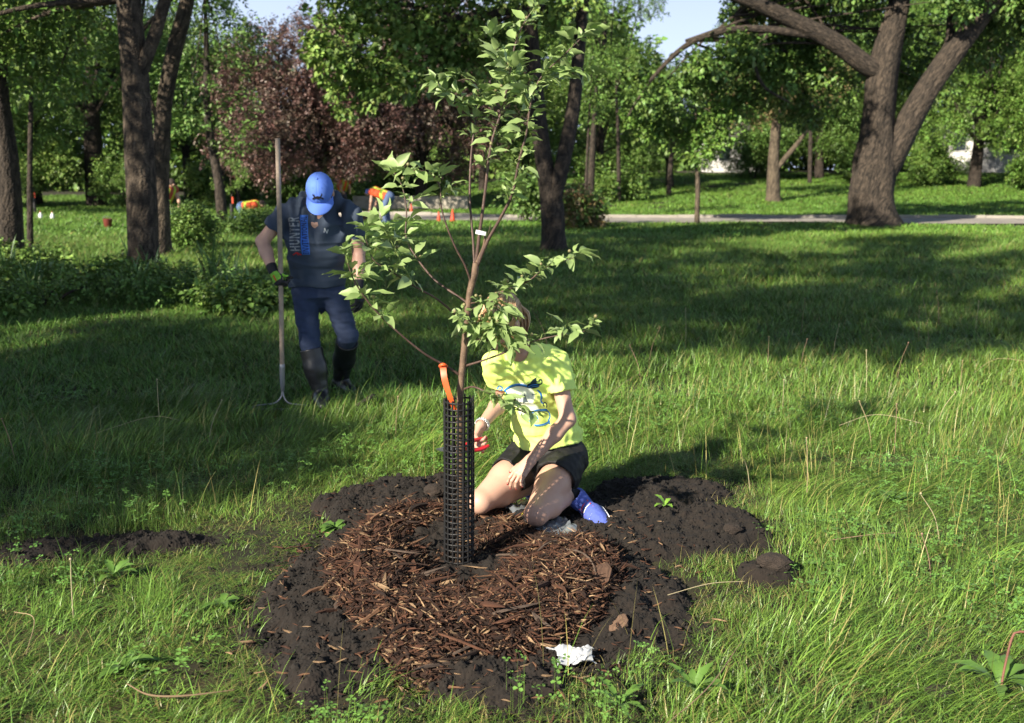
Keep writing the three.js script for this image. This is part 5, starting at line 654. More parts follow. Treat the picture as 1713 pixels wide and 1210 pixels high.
// ---------------------------------------------------------------- the gardener with the rake
{
  const P = thing('person', 'standing gardener in blue cap, dark printed T-shirt, jeans and rubber boots', 'person', null);
  const J = { pel: [-1.42, 0.84, -7.25], Rs: [-1.605, 1.395, -7.10], Re: [-1.765, 1.205, -7.07], Rw: [-1.668, 1.005, -6.95], Ls: [-1.135, 1.395, -7.10], Le: [-1.105, 1.130, -7.20], Lw: [-1.098, 0.870, -7.10], Rh: [-1.515, 0.835, -7.25], Rk: [-1.468, 0.470, -7.12], Ra: [-1.395, 0.11, -7.08], Lh: [-1.315, 0.835, -7.25], Lk: [-1.205, 0.505, -7.22], La: [-1.335, 0.10, -7.58] };
  const X = V(1, 0, 0.02).normalize(), skin = [0.52, 0.31, 0.235];
  const hf = frameOf([-1.325, 1.54, -6.985], [0.04, -0.80, 0.60], [0, 1, 0.6]);
  const torso = spine([[[-1.42, 0.86, -7.25], 0.155, 0.105], [[-1.415, 1.0, -7.23], 0.15, 0.105], [[-1.39, 1.22, -7.15], 0.175, 0.115], [[-1.37, 1.36, -7.10], 0.165, 0.09], [[-1.355, 1.44, -7.07], 0.06, 0.055]], X);
  const arm = (s, e, w) => union([capsule(s, e, 0.056, 0.045), capsule(e, mix3(e, w, 0.35), 0.046, 0.047), capsule(mix3(e, w, 0.35), w, 0.047, 0.030)], 0.02);
  const ra = arm(J.Rs, J.Re, J.Rw), la = arm(J.Ls, J.Le, J.Lw), neck = capsule([-1.355, 1.43, -7.07], A(inFrame(hf, [0, -0.05, -0.02])), 0.062, 0.058), legs = union([capsule(J.Rh, J.Rk, 0.085, 0.058), capsule(J.Rk, J.Ra, 0.056, 0.04), capsule(J.Lh, J.Lk, 0.085, 0.058), capsule(J.Lk, J.La, 0.056, 0.04)], 0.02);
  const all = (x, y, z) => { let d = smin(torso(x, y, z), legs(x, y, z), 0.03); d = smin(d, ra(x, y, z), 0.025); d = smin(d, la(x, y, z), 0.025); return smin(d, neck(x, y, z), 0.03); };
  const [lo, hi] = box3(Object.values(J).concat([[-1.35, 1.5, -7.05]]), 0.11), head = headField(hf, 1.06), hh = hf.o, tint = skinTone(skin, [], inFrame(hf, [0, -0.058, 0.095]));
  const body = part('body', merged([surface(all, lo, hi, 0.012, tint), surface((x, y, z) => smin(head(x, y, z), neck(x, y, z), 0.02), [hh.x - 0.15, hh.y - 0.16, hh.z - 0.15], [hh.x + 0.15, hh.y + 0.15, hh.z + 0.15], 0.0048, tint)]), skinMat, P);
  for (const q of [-1, 1]) { const e = part('eyelid', new THREE.SphereGeometry(0.0132, 12, 8), std([0.5, 0.3, 0.22], 0.5), body); e.position.copy(inFrame(hf, [0.032 * q, 0.003, 0.085])); part('eyebrow', tube([inFrame(hf, [0.016 * q, 0.024, 0.1]), inFrame(hf, [0.034 * q, 0.029, 0.096]), inFrame(hf, [0.05 * q, 0.023, 0.082])], [0.0028, 0.0034, 0.0018], { seg: 4, rad: 5 }), std([0.12, 0.08, 0.05], 0.8), body); }
  part('hair', surface(within((x, y, z) => Math.max(ellip([0, 0.026, -0.014], [0.083, 0.1, 0.106])(x, y, z) + 0.002 * noise3(x * 150, y * 40, z * 150), z - 0.01, y - 0.05, -y - 0.06), hf), [hh.x - 0.17, hh.y - 0.17, hh.z - 0.17], [hh.x + 0.17, hh.y + 0.17, hh.z + 0.17], 0.006), std([0.10, 0.065, 0.04], 0.7), P);
  // cap: six panels, a curved peak, button, eyelets and emblem
  {
    const cm = std([0.095, 0.20, 0.66], 0.8), dk = std([0.012, 0.012, 0.018], 0.6), cf = { o: inFrame(hf, [0, 0.042, -0.008]), x: hf.x, y: hf.y, z: hf.z }, rx = 0.094, ry = 0.118, rz = 0.118;
    const dome = within((x, y, z) => { const a = Math.atan2(x, z), seam = 0.0016 * Math.exp(-Math.pow(Math.sin(a * 3) * 6, 2)), d = ellip([0, 0, 0], [rx, ry, rz])(x, y, z) + seam - 0.004 * sstep(0.02, 0.1, z) * sstep(0.08, 0.02, y); return Math.max(d, -(d + 0.010), -y - 0.005); }, cf);
    const c = part('cap', surface(dome, A(cf.o.clone().addScalar(-0.17)), A(cf.o.clone().addScalar(0.17)), 0.0036), cm, P);
    const at = (x, y, z) => inFrame(cf, [x, y, z]);
    // peak
    { const pos = [], idx = [], N = 24, M = 8; for (const side of [0, 1]) for (let i = 0; i <= N; i++) for (let j = 0; j <= M; j++) { const a = lerp(-1.22, 1.22, i / N), t = j / M, r0 = 1.0, ex = 0.085 * Math.pow(Math.cos(a * 0.95), 0.55), x = Math.sin(a) * rx * (r0 + 0.02), z = Math.cos(a) * rz * r0 + ex * t, y = 0.002 - 0.018 * t - 2.6 * x * x - (side ? 0.004 : 0); pos.push(...A(at(x * (1 + 0.05 * t), y, z))); } const S = (N + 1) * (M + 1); for (let i = 0; i < N; i++) for (let j = 0; j < M; j++) { const a = i * (M + 1) + j, b = a + M + 1; idx.push(a, a + 1, b, b, a + 1, b + 1, S + a, S + b, S + a + 1, S + b, S + b + 1, S + a + 1); } for (let i = 0; i < N; i++) { const a = i * (M + 1) + M, b = a + M + 1; idx.push(a, S + a, b, b, S + a, S + b); } part('peak', geom(pos, idx), cm, c); }
    const bt = part('button', new THREE.SphereGeometry(0.008, 12, 8), cm, c); bt.position.copy(at(0, ry, 0));
    for (const a of [-0.55, 0.55, -1.6, 1.6, -2.6, 2.6]) { const e = part('eyelet', new THREE.TorusGeometry(0.0042, 0.0014, 6, 12), cm, c), el = 0.95, p = at(Math.sin(a) * rx * Math.cos(el), Math.sin(el) * ry, Math.cos(a) * rz * Math.cos(el)); e.position.copy(p); e.lookAt(p.clone().multiplyScalar(2).sub(cf.o)); }
    // emblem: two interlocking horned arcs, laid on the front panels
    { const pos = [], idx = [], el0 = 0.47; const on = (u, v, k) => { const a = u / 0.1, e = el0 + v / 0.115, r = k; return at(Math.sin(a) * Math.cos(e) * (rx + r), Math.sin(e) * (ry + r), Math.cos(a) * Math.cos(e) * (rz + r)); };
      const arc = s => { const N = 18, o = pos.length / 3; for (let i = 0; i <= N; i++) { const t = i / N * 2 - 1, u = 0.036 * Math.sin(t * 1.42) * (1 + 0.10 * t * t), v = s * (0.025 * Math.pow(Math.abs(t), 1.5) - 0.0052), w = 0.0115 * (1 - 0.1 * Math.abs(t)), fx = -s * 0, nx = s * Math.sign(t) * 0.5 * Math.abs(t); for (const q of [-0.5, 0.5]) pos.push(...A(on(u + q * w * Math.abs(t) * 0.9 * Math.sign(t || 1) * (s > 0 ? -1 : -1) * 0.6, v + q * w * s, 0.0075))); } for (let i = 0; i < N; i++) { const a = o + i * 2; idx.push(a, a + 1, a + 2, a + 1, a + 3, a + 2); } };
      arc(1); arc(-1); part('emblem', geom(pos, idx), std([0.012, 0.012, 0.018], 0.6, { side: THREE.DoubleSide }), c); }
  }
  // T-shirt
  {
    const sp = spine([[[-1.42, 0.83, -7.255], 0.205, 0.15], [[-1.42, 0.93, -7.245], 0.20, 0.145], [[-1.41, 1.08, -7.20], 0.20, 0.145], [[-1.39, 1.24, -7.14], 0.212, 0.14], [[-1.375, 1.37, -7.10], 0.205, 0.105], [[-1.36, 1.445, -7.07], 0.085, 0.075]], X);
    const sR = capsule(J.Rs, mix3(J.Rs, J.Re, 0.72), 0.074, 0.082), sL = capsule(J.Ls, mix3(J.Ls, J.Le, 0.72), 0.074, 0.080), cR = planeCut(mix3(J.Rs, J.Re, 0.56), A(V(...J.Re).sub(V(...J.Rs)))), cL = planeCut(mix3(J.Ls, J.Le, 0.60), A(V(...J.Le).sub(V(...J.Ls)))), hem = planeCut([-1.42, 0.875, -7.24], [0.03, -1, 0.05]);
    const folds = (x, y, z) => { const u = (x + 1.38), s = sstep(1.05, 1.3, y); return 0.017 * s * Math.sin(u * 62 + 2.2 * noise3(x * 5, y * 4, 3) + (y - 1.3) * (u < 0 ? 22 : -18)) * (0.5 + 0.5 * noise3(x * 4, y * 3, 8)) + (0.014 * noise3(x * 4 + y * 2, y * 15, z * 4) + 0.008 * noise3(x * 9, y * 30, z * 8)) * (1 - 0.6 * s); };
    const hump = [capsule([-1.585, 1.415, -7.12], [-1.40, 1.525, -7.17], 0.060, 0.068), capsule([-1.155, 1.415, -7.12], [-1.31, 1.525, -7.17], 0.060, 0.068)];
    const mk = cut => (x, y, z) => { let d = sp(x, y, z), a = sR(x, y, z), b = sL(x, y, z); if (cut) { d = Math.max(d, hem(x, y, z) + 0.014 * noise3(x * 6, 2, z * 6)); a = Math.max(a, cR(x, y, z)); b = Math.max(b, cL(x, y, z)); } d = smin(smin(d, hump[0](x, y, z), 0.05), hump[1](x, y, z), 0.05); return smin(smin(d, a, 0.04), b, 0.04) + folds(x, y, z); };
    const hole = capsule([-1.35, 1.49, -7.05], [-1.335, 1.60, -7.0], 0.060, 0.085), solid = mk(1), cav = [capsule(mix3(J.Rs, J.Re, 0.46), mix3(J.Rs, J.Re, 0.8), 0.060, 0.064), capsule(mix3(J.Ls, J.Le, 0.5), mix3(J.Ls, J.Le, 0.8), 0.059, 0.062), spine([[[-1.42, 0.78, -7.26], 0.18, 0.125], [[-1.42, 0.92, -7.245], 0.175, 0.12]], X)], sh = (x, y, z) => Math.max(solid(x, y, z), -cav[0](x, y, z), -cav[1](x, y, z), -cav[2](x, y, z));
    const g = surface((x, y, z) => Math.max(sh(x, y, z), -hole(x, y, z)), [-1.86, 0.80, -7.44], [-0.98, 1.64, -6.92], 0.009), fr = frameOf([-1.41, 1.16, -7.1], [0, 0.1, 1], [0, 1, 0]);
    const print = canvasTex(1024, 1024, (c, w) => { // 0.56 m square on the chest
      c.fillStyle = 'rgb(60,72,90)'; c.fillRect(0, 0, w, w); const wear = rng(9);
      c.save(); c.translate(378, 604); c.rotate(-Math.PI / 2); c.textBaseline = 'alphabetic';
      c.fillStyle = 'rgb(60,112,205)'; c.fillRect(0, 4, 500, 106); c.fillStyle = 'rgb(30,46,92)'; c.font = 'bold 112px sans-serif'; c.save(); c.scale(480 / c.measureText('INVITATIONAL').width, 1); c.fillText('INVITATIONAL', 8, 98); c.restore();
      c.fillStyle = 'rgb(160,164,168)'; c.font = 'bold 205px sans-serif'; c.save(); c.scale(440 / c.measureText('HUNTER').width, 1); c.fillText('HUNTER', 70, -10); c.restore();
      c.strokeStyle = 'rgb(60,72,90)'; c.lineWidth = 5; for (let i = 0; i < 30; i++) { const y = -160 + wear() * 150, x = wear() * 480; c.beginPath(); c.moveTo(x, y); c.lineTo(x + 30 + 60 * wear(), y + (wear() - 0.5) * 10); c.stroke(); }
      c.strokeStyle = 'rgb(206,44,44)'; c.lineWidth = 15; c.beginPath(); c.moveTo(-4, -10); c.lineTo(26, -70); c.lineTo(-6, -130); c.moveTo(26, -70); c.lineTo(-10, -52); c.stroke(); c.restore();
      c.strokeStyle = 'rgb(185,190,196)'; c.lineWidth = 9; c.lineJoin = 'round'; c.beginPath(); c.moveTo(688, 330); c.lineTo(700, 270); c.lineTo(722, 335); c.lineTo(740, 285); c.stroke();
    });
    part('t_shirt', frontUV(g, fr, 0.56, 0.56), phys(white, 0.9, { map: print, sheen: 0.25, sheenRoughness: 0.7, sheenColor: rgb(0.5, 0.55, 0.65) }), P);
  }
  // jeans
  {
    const w1 = (x, y, z) => 0.007 * noise3(x * 6, y * 26 + x * 12, z * 6) + 0.004 * noise3(x * 14, y * 50, z * 14), pel = spine([[[-1.418, 0.80, -7.255], 0.165, 0.13], [[-1.42, 0.95, -7.25], 0.165, 0.128]], X);
    const f = union([capsule(J.Rh, J.Rk, 0.100, 0.073), capsule(J.Rk, mix3(J.Rk, J.Ra, 0.4), 0.073, 0.066), capsule(J.Lh, J.Lk, 0.100, 0.074), capsule(J.Lk, mix3(J.Lk, J.La, 0.4), 0.073, 0.066)], 0.02), full = (x, y, z) => smin(pel(x, y, z), f(x, y, z), 0.03) + w1(x, y, z);
    const [l, h] = box3([J.Rh, J.Lh, J.Rk, J.Lk, mix3(J.Rk, J.Ra, 0.45), mix3(J.Lk, J.La, 0.45), [-1.42, 0.95, -7.25]], 0.15);
    const j = part('jeans', surface(full, l, h, 0.0095, (x, y, z) => { const n = 1 + 0.14 * noise3(x * 40, y * 12, z * 40) + 0.10 * noise3(x * 160, y * 160, z * 160); return [0.028 * n, 0.045 * n, 0.098 * n]; }), phys(white, 0.85, { vertexColors: true, sheen: 0.2 }), P);
    part('belt_loop', new THREE.BoxGeometry(0.012, 0.05, 0.008), std([0.05, 0.08, 0.16], 0.85), j).position.set(-1.47, 0.92, -7.108);
  }
  // tall rubber boots
  const boot = (k, a, toe, seed) => {
    const top = mix3(k, a, 0.12), fd = V(toe[0] - a[0], 0, toe[2] - a[2]).normalize(), at = (l, y) => [a[0] + fd.x * l, y, a[2] + fd.z * l];
    const outer = union([capsule(mix3(k, a, 0.0), mix3(k, a, 0.55), 0.086, 0.076), capsule(mix3(k, a, 0.5), a, 0.080, 0.058), capsule(at(-0.05, 0.055), at(0.06, 0.062), 0.050, 0.055), capsule(at(0.05, 0.055), at(0.19, 0.045), 0.056, 0.042)], 0.035), wr = (x, y, z) => 0.004 * noise3(x * 9, y * 34, z * 9) * sstep(0.35, 0.15, y), cut = planeCut(top, [k[0] - a[0], k[1] - a[1], k[2] - a[2]]), flat = planeCut([0, 0.012, 0], [0, -1, 0]);
    const [l, h] = box3([k, a, at(0.24, 0.0), at(-0.1, 0)], 0.12), full = (x, y, z) => outer(x, y, z) + wr(x, y, z);
    const b = part('boot', surface((x, y, z) => Math.max(full(x, y, z), cut(x, y, z), flat(x, y, z), -Math.max(full(x, y, z) + 0.018, 0.30 - y)), l, h, 0.009), phys([0.014, 0.015, 0.018], 0.38, { clearcoat: 0.15, clearcoatRoughness: 0.4 }), P);
    part('boot_sole', surface((x, y, z) => Math.max(full(x, y, z) - 0.006, y - 0.028, 0.0 - y), [l[0], -0.02, l[2]], [h[0], 0.06, h[2]], 0.007), std([0.02, 0.02, 0.02], 0.8), b);
  };
  boot(J.Rk, J.Ra, [-1.355, 0, -6.93], 1); boot(J.Lk, J.La, [-1.24, 0, -7.44], 2);
  // work gloves: lime backs, black palms and fingers, orange flash
  const glove = (w, d, n, side, o, el) => {
    const g = handField(w, d, n, side, { scale: 1.06, fat: 1.22, ...o }), cuff = capsule(mix3(el, w, 0.82), w, 0.036, 0.032), [cl, ch] = box3([mix3(el, w, 0.8)], 0.05), lo = g.lo.map((q, i) => Math.min(q, cl[i])), hi = g.hi.map((q, i) => Math.max(q, ch[i])), W = V(...w);
    const m = part('glove', surface((x, y, z) => smin(g.f(x, y, z), cuff(x, y, z), 0.012), lo, hi, 0.0042, (x, y, z, nx, ny, nz) => { const back = -(nx * g.N.x + ny * g.N.y + nz * g.N.z), q = V(x, y, z).sub(W), along = q.dot(g.D), across = q.dot(g.T), k = 1 + 0.2 * noise3(x * 200, y * 200, z * 200); if (back > 0.15 && along > 0.012 && along < 0.075) { if (Math.abs(across - 0.01) < 0.008 && along > 0.03) return [0.62 * k, 0.10 * k, 0.03 * k]; return [0.22 * k, 0.50 * k, 0.05 * k]; } return [0.018 * k, 0.018 * k, 0.022 * k]; }), std(white, 0.85, { vertexColors: true }), P);
    return m;
  };
  glove(J.Rw, [0.42, -0.86, 0.22], [0.62, 0.12, -0.75], 1, { curl: [[1.0, 1.1, 0.7], [1.05, 1.15, 0.7], [1.1, 1.15, 0.7], [1.1, 1.15, 0.7]], thumb: [0.55, 0.3, 0.75], thumbBend: 0.3 }, J.Re);
  glove(J.Lw, [0.10, -0.95, 0.15], [-0.8, 0, -0.3], 1, {}, J.Le);
}
// bow rake
{
  const t = thing('bow_rake', 'long wooden handled bow rake standing upright in the grass', 'rake'), wood = std(white, 0.75, { map: tex(256, (u, v) => { const n = 0.7 * pn(u, v * 0.999, 8, 401) + 0.5 * pn(u, v, 64, 402) * 0.6, k = 0.72 + 0.35 * n; return [0.70 * k, 0.63 * k, 0.56 * k]; }) }), steel = std([0.36, 0.36, 0.38], 0.45, { metalness: 0.6 });
  part('handle', tube([[-1.578, 1.91, -6.86], [-1.61, 1.1, -6.93], [-1.646, 0.26, -6.985]], [0.0165, 0.0175, 0.0165], { seg: 8, rad: 12 }), wood, t);
  part('ferrule', tube([[-1.642, 0.34, -6.98], [-1.649, 0.19, -6.99], [-1.6515, 0.14, -6.995]], [0.0195, 0.0185, 0.012], { seg: 4, rad: 12 }), steel, t);
  part('bow', tube([[-1.6535, 0.155, -6.995], [-1.66, 0.10, -6.99], [-1.70, 0.058, -6.975], [-1.78, 0.046, -6.965], [-1.85, 0.036, -6.965], [-1.875, 0.012, -6.98]], [0.0065, 0.0062, 0.006, 0.0058, 0.0055, 0.005], { seg: 5, rad: 7 }), steel, t);
  part('bow', tube([[-1.6495, 0.155, -6.995], [-1.643, 0.10, -6.99], [-1.61, 0.058, -6.975], [-1.53, 0.046, -6.965], [-1.46, 0.036, -6.965], [-1.435, 0.012, -6.98]], [0.0065, 0.0062, 0.006, 0.0058, 0.0055, 0.005], { seg: 5, rad: 7 }), steel, t);
  const bar = part('head_bar', new THREE.BoxGeometry(0.46, 0.014, 0.012), steel, t); bar.position.set(-1.655, 0.008, -6.985);
  for (let i = 0; i < 14; i++) { const x = lerp(-1.875, -1.435, i / 13); part('tine', tube([[x, 0.008, -6.985], [x, 0.004, -7.02], [x, -0.03, -7.045]], [0.0045, 0.004, 0.002], { seg: 3, rad: 5 }), steel, t); }
}
// ---------------------------------------------------------------- plants in the shaded bed
function swordPlant(label, x, z, n, h, seed) { const r = rng(seed), t = thing('iris_plant', label, 'plant', 'sword leaved plants in the bed', [x, gh(x, z), z]), m = std([0.09, 0.18, 0.055], 0.45, { side: THREE.DoubleSide }); for (let b = 0; b < n; b++) { const az = r() * 6.28, bx = (r() - 0.5) * 0.18, bz = (r() - 0.5) * 0.18, H = h * (0.55 + 0.55 * r()), w = 0.012 + 0.012 * r(), L = 0.25 + 0.9 * r() * r(), pos = [], idx = [], S = 6, dx = Math.cos(az), dz = Math.sin(az), px = -dz, pz = dx; let cx = bx, cy = -0.03, cz = bz, a = 0.1; for (let s = 0; s <= S; s++) { const u = s / S, wd = w * (s === S ? 0.02 : 1 - 0.6 * u * u); pos.push(cx - px * wd, cy, cz - pz * wd, cx + dx * w * 0.25, cy, cz + dz * w * 0.25, cx + px * wd, cy, cz + pz * wd); a += L / S; cx += Math.sin(a) * dx * H / S; cz += Math.sin(a) * dz * H / S; cy += Math.cos(a) * H / S; } for (let s = 0; s < S; s++) { const q = s * 3; idx.push(q, q + 1, q + 3, q + 1, q + 4, q + 3, q + 1, q + 2, q + 4, q + 2, q + 5, q + 4); } part('leaf', geom(pos, idx), m, t); } return t; }
[[-5.2, -14.2, 14, 0.65, 'sword leaved plant in front of the forked trunk'], [-4.4, -14.6, 16, 0.85, 'tall sword leaved plant next to the forked trunk'], [-6.9, -13.6, 12, 0.75, 'sword leaved plant midway along the bed'], [-7.9, -15.4, 13, 0.85, 'sword leaved plant at the outer end of the bed'], [-6.2, -16.4, 12, 0.8, 'sword leaved plant behind the forked trunk'], [-3.6, -13.4, 12, 0.6, 'low sword leaved plant at the open end of the bed'], [-5.9, -12.0, 14, 0.5, 'arching sword leaved plant along the front of the bed'], [-7.2, -12.2, 14, 0.55, 'arching sword leaved plant at the front outer corner'], [-4.6, -12.4, 12, 0.5, 'small arching sword leaved plant near the open end'], [-8.4, -13.4, 14, 0.6, 'bushy sword leaved plant before the dark trunk'], [-3.0, -14.4, 12, 0.7, 'upright sword leaved plant just outside the bed'], [-6.3, -13.0, 18, 0.6, 'dense sword leaved plant in the middle front of the bed'], [-7.6, -13.0, 18, 0.6, 'dense sword leaved plant between two arching ones'], [-5.0, -13.2, 18, 0.6, 'dense sword leaved plant close before the forked trunk'], [-4.0, -13.9, 16, 0.65, 'sword leaved plant behind the open end']].forEach(([x, z, n, h, l], i) => swordPlant(l, x, z, n, h, 2000 + i));
[['low dark leafy plant around the forked trunk', -5.4, -14.0, 0.9, 0.36], ['leafy ground plant at the open end of the bed', -4.1, -12.9, 0.9, 0.32], ['bushy leafy plant midway along the bed', -6.6, -13.8, 1.0, 0.36], ['leafy plant before the dark trunk', -7.8, -14.0, 1.0, 0.36], ['spreading leafy plant at the outer end of the bed', -8.6, -16.4, 1.1, 0.42], ['low leafy plant along the front of the bed', -5.8, -12.2, 0.9, 0.36], ['small leafy plant at the front outer corner of the bed', -6.4, -11.7, 0.9, 0.38], ['young leafy shoot plant beside the forked trunk', -4.9, -16.0, 0.4, 0.5], ['broad low plant between bed and lawn', -3.3, -12.0, 0.7, 0.34]].forEach(([l, x, z, R, h], i) => shrub(l, x, z, R, h, i % 2 ? 'mid' : 'light', 'mid', 2100 + i * 3, { scale: 0.42, density: 0.42, kind: i % 2 ? 'fine' : 'broad', n: 8, group: 'leafy plants in the bed' }));
// ---------------------------------------------------------------- far side of the park: wall, stump, cones, buckets
{
  const cm = std(white, 0.9, { map: tex(256, (u, v) => { const n = pfbm(u, v, 8, 601, 4), k = 0.8 + 0.3 * n; return [0.70 * k, 0.67 * k, 0.61 * k]; }) });
  const t = thing('concrete_wall', 'low pale concrete block wall beyond the path', 'wall', null, [-4.3, gh(-4.3, -42.8) , -42.8], 0.08);
  for (let k = 0; k < 4; k++) { const b = new THREE.BoxGeometry(1.18, 0.62, 0.5); b.translate(-1.83 + k * 1.22, 0.28, 0); part('block', b, cm, t); }
  const s = thing('tree_stump', 'short grey tree stump beside the path', 'stump', null, [-4.95, gh(-4.95, -33.0), -33.0]); part('wood', tube([[0, -0.1, 0], [0, 0.1, 0], [0.01, 0.3, 0]], [0.30, 0.24, 0.22], { seg: 4, rad: 16, bark: 0.12 }), BARK.grey, s); const cut = part('cut_face', new THREE.CircleGeometry(0.2, 16), std([0.35, 0.27, 0.18], 0.9), s); cut.rotation.x = -Math.PI / 2; cut.position.set(0.01, 0.306, 0);
  const om = std([0.62, 0.065, 0.02], 0.5), bm = std([0.02, 0.02, 0.02], 0.7);
  const cone = (l, x, z, s) => { const c = thing('traffic_cone', l, 'cone', 'orange traffic cones', [x, gh(x, z), z]); c.scale.setScalar(s); part('shell', new THREE.LatheGeometry([[0.17, 0.05], [0.145, 0.09], [0.035, 0.70], [0.028, 0.71]].map(p => new THREE.Vector2(...p)), 20), om, c); const b = new THREE.BoxGeometry(0.4, 0.05, 0.4); b.translate(0, 0.025, 0); part('base', b, bm, c); };
  cone('orange traffic cone with dark base near the path', -1.95, -33.0, 0.6); cone('small orange cone standing close to another cone', -2.42, -33.2, 0.5); cone('orange cone beyond the path before the wall', -4.0, -40.0, 0.55); cone('orange cone on the lawn behind the leafy bush', -11.4, -35.6, 0.6);
  const bucket = (l, x, z, c, tilt) => { const b = thing('bucket', l, 'bucket', 'buckets on the far lawn', [x, gh(x, z) + 0.02, z]); b.scale.setScalar(0.8); const q = part('shell', new THREE.LatheGeometry([[0.001, 0], [0.13, 0], [0.165, 0.34], [0.172, 0.345], [0.158, 0.34], [0.12, 0.02], [0.001, 0.02]].map(p => new THREE.Vector2(...p)), 22), std(c, 0.5), b); q.rotation.z = tilt; if (tilt) q.position.y = 0.14; const h = part('handle', new THREE.TorusGeometry(0.16, 0.006, 6, 20, Math.PI), std([0.3, 0.3, 0.3], 0.5), b); h.position.set(tilt ? -0.3 * Math.sin(tilt) : 0, tilt ? 0.2 : 0.33, 0); h.rotation.set(0.9, 0, tilt); };
  bucket('red bucket tipped over beside the slim dark tree', -8.55, -28.2, [0.55, 0.06, 0.05], 1.2); bucket('dark red bucket upright on the lawn behind the forked tree', -12.0, -29.8, [0.16, 0.035, 0.025], 0);
  const jug = (l, x, z) => { const b = thing('water_jug', l, 'jug', 'white jugs on the far lawn', [x, gh(x, z), z]); b.scale.setScalar(0.65); part('bottle', new THREE.LatheGeometry([[0.001, 0], [0.1, 0], [0.11, 0.03], [0.11, 0.24], [0.05, 0.33], [0.03, 0.36], [0.03, 0.40], [0.001, 0.40]].map(p => new THREE.Vector2(...p)), 16), std([0.78, 0.78, 0.78], 0.4), b); part('lid', new THREE.CylinderGeometry(0.034, 0.034, 0.04, 12), om, b).position.y = 0.41; };
  jug('white jug standing on the far lawn before the wood', -16.1, -35.2); jug('white jug beside the thin straight young tree', -16.7, -35.6);
  const sap = (l, x, z, seed) => { const y = gh(x, z), q = thing('planted_sapling', l, 'tree', 'newly planted saplings on the far lawn'); part('trunk', tube([[x, y - 0.05, z], [x + 0.02, y + 0.8, z], [x, y + 1.7, z]], [0.016, 0.014, 0.006], { seg: 4, rad: 6 }), BARK.pale, q); part('guard', new THREE.CylinderGeometry(0.06, 0.06, 0.6, 10, 1, true), std([0.02, 0.02, 0.02], 0.6), q).position.set(x, y + 0.3, z); part('ribbon', new THREE.BoxGeometry(0.05, 0.22, 0.02), om, q).position.set(x + 0.05, y + 0.72, z + 0.03); crown(q, seed, [[x - 0.2, y + 1.3, z, 0.35, 0.3, 0.35, 1.6], [x + 0.2, y + 1.5, z, 0.35, 0.3, 0.35, 1.6], [x, y + 1.8, z, 0.3, 0.3, 0.3, 1.6]], { hue: 'light', scale: 0.45 }); };
  sap('newly planted sapling beside the crawling worker', -9.3, -33.4, 2201); sap('newly planted sapling in front of the wood', -19.2, -40.5, 2204); sap('newly planted sapling with ribbon near the white jugs', -14.2, -37.5, 2207);
}
// ---------------------------------------------------------------- far buildings
function house(label, x, z, w, d, h, turn) {
  const t = thing('house', label, 'house', 'white buildings behind the trees', [x, gh(x, z) - 0.2, z], turn), wm = std([0.74, 0.74, 0.72], 0.8), gl = std([0.03, 0.04, 0.05], 0.15), tm = std([0.55, 0.55, 0.55], 0.7);
  const b = new THREE.BoxGeometry(w, h, d); b.translate(0, h / 2, 0); part('wall', b, wm, t);
  for (let y = 0.3; y < h; y += 0.22) { const c = new THREE.BoxGeometry(w + 0.03, 0.19, 0.02); c.rotateX(0.08); c.translate(0, y, d / 2 + 0.015); part('siding_board', c, wm, t); }
  const s = new THREE.Shape(); s.moveTo(-w / 2 - 0.3, h); s.lineTo(0, h + w * 0.3); s.lineTo(w / 2 + 0.3, h); s.lineTo(w / 2 + 0.3, h - 0.12); s.lineTo(-w / 2 - 0.3, h - 0.12); const rf = new THREE.ExtrudeGeometry(s, { depth: d + 0.6, bevelEnabled: false }); rf.translate(0, 0.02, -d / 2 - 0.3); part('roof', rf, std([0.12, 0.11, 0.11], 0.9), t);
  for (const k of [-0.28, 0.28]) { const wn = part('window', new THREE.BoxGeometry(0.9, 1.1, 0.06), tm, t); wn.position.set(k * w, h * 0.58, d / 2 + 0.05); const g = part('pane', new THREE.BoxGeometry(0.74, 0.94, 0.02), gl, wn); g.position.z = 0.03; }
  const dr = part('door', new THREE.BoxGeometry(0.9, 2.0, 0.06), tm, t); dr.position.set(0, 1.05, d / 2 + 0.06); part('handle', new THREE.SphereGeometry(0.04, 8, 6), gl, dr).position.set(0.35, 0, 0.06);
}
house('white boarded house glimpsed behind the far lawn shrubs', 30.5, -66, 6, 5, 3.4, -0.3); house('small white outbuilding glimpsed under the low trees', 14.4, -66.5, 3.6, 3, 2.3, 0.1);
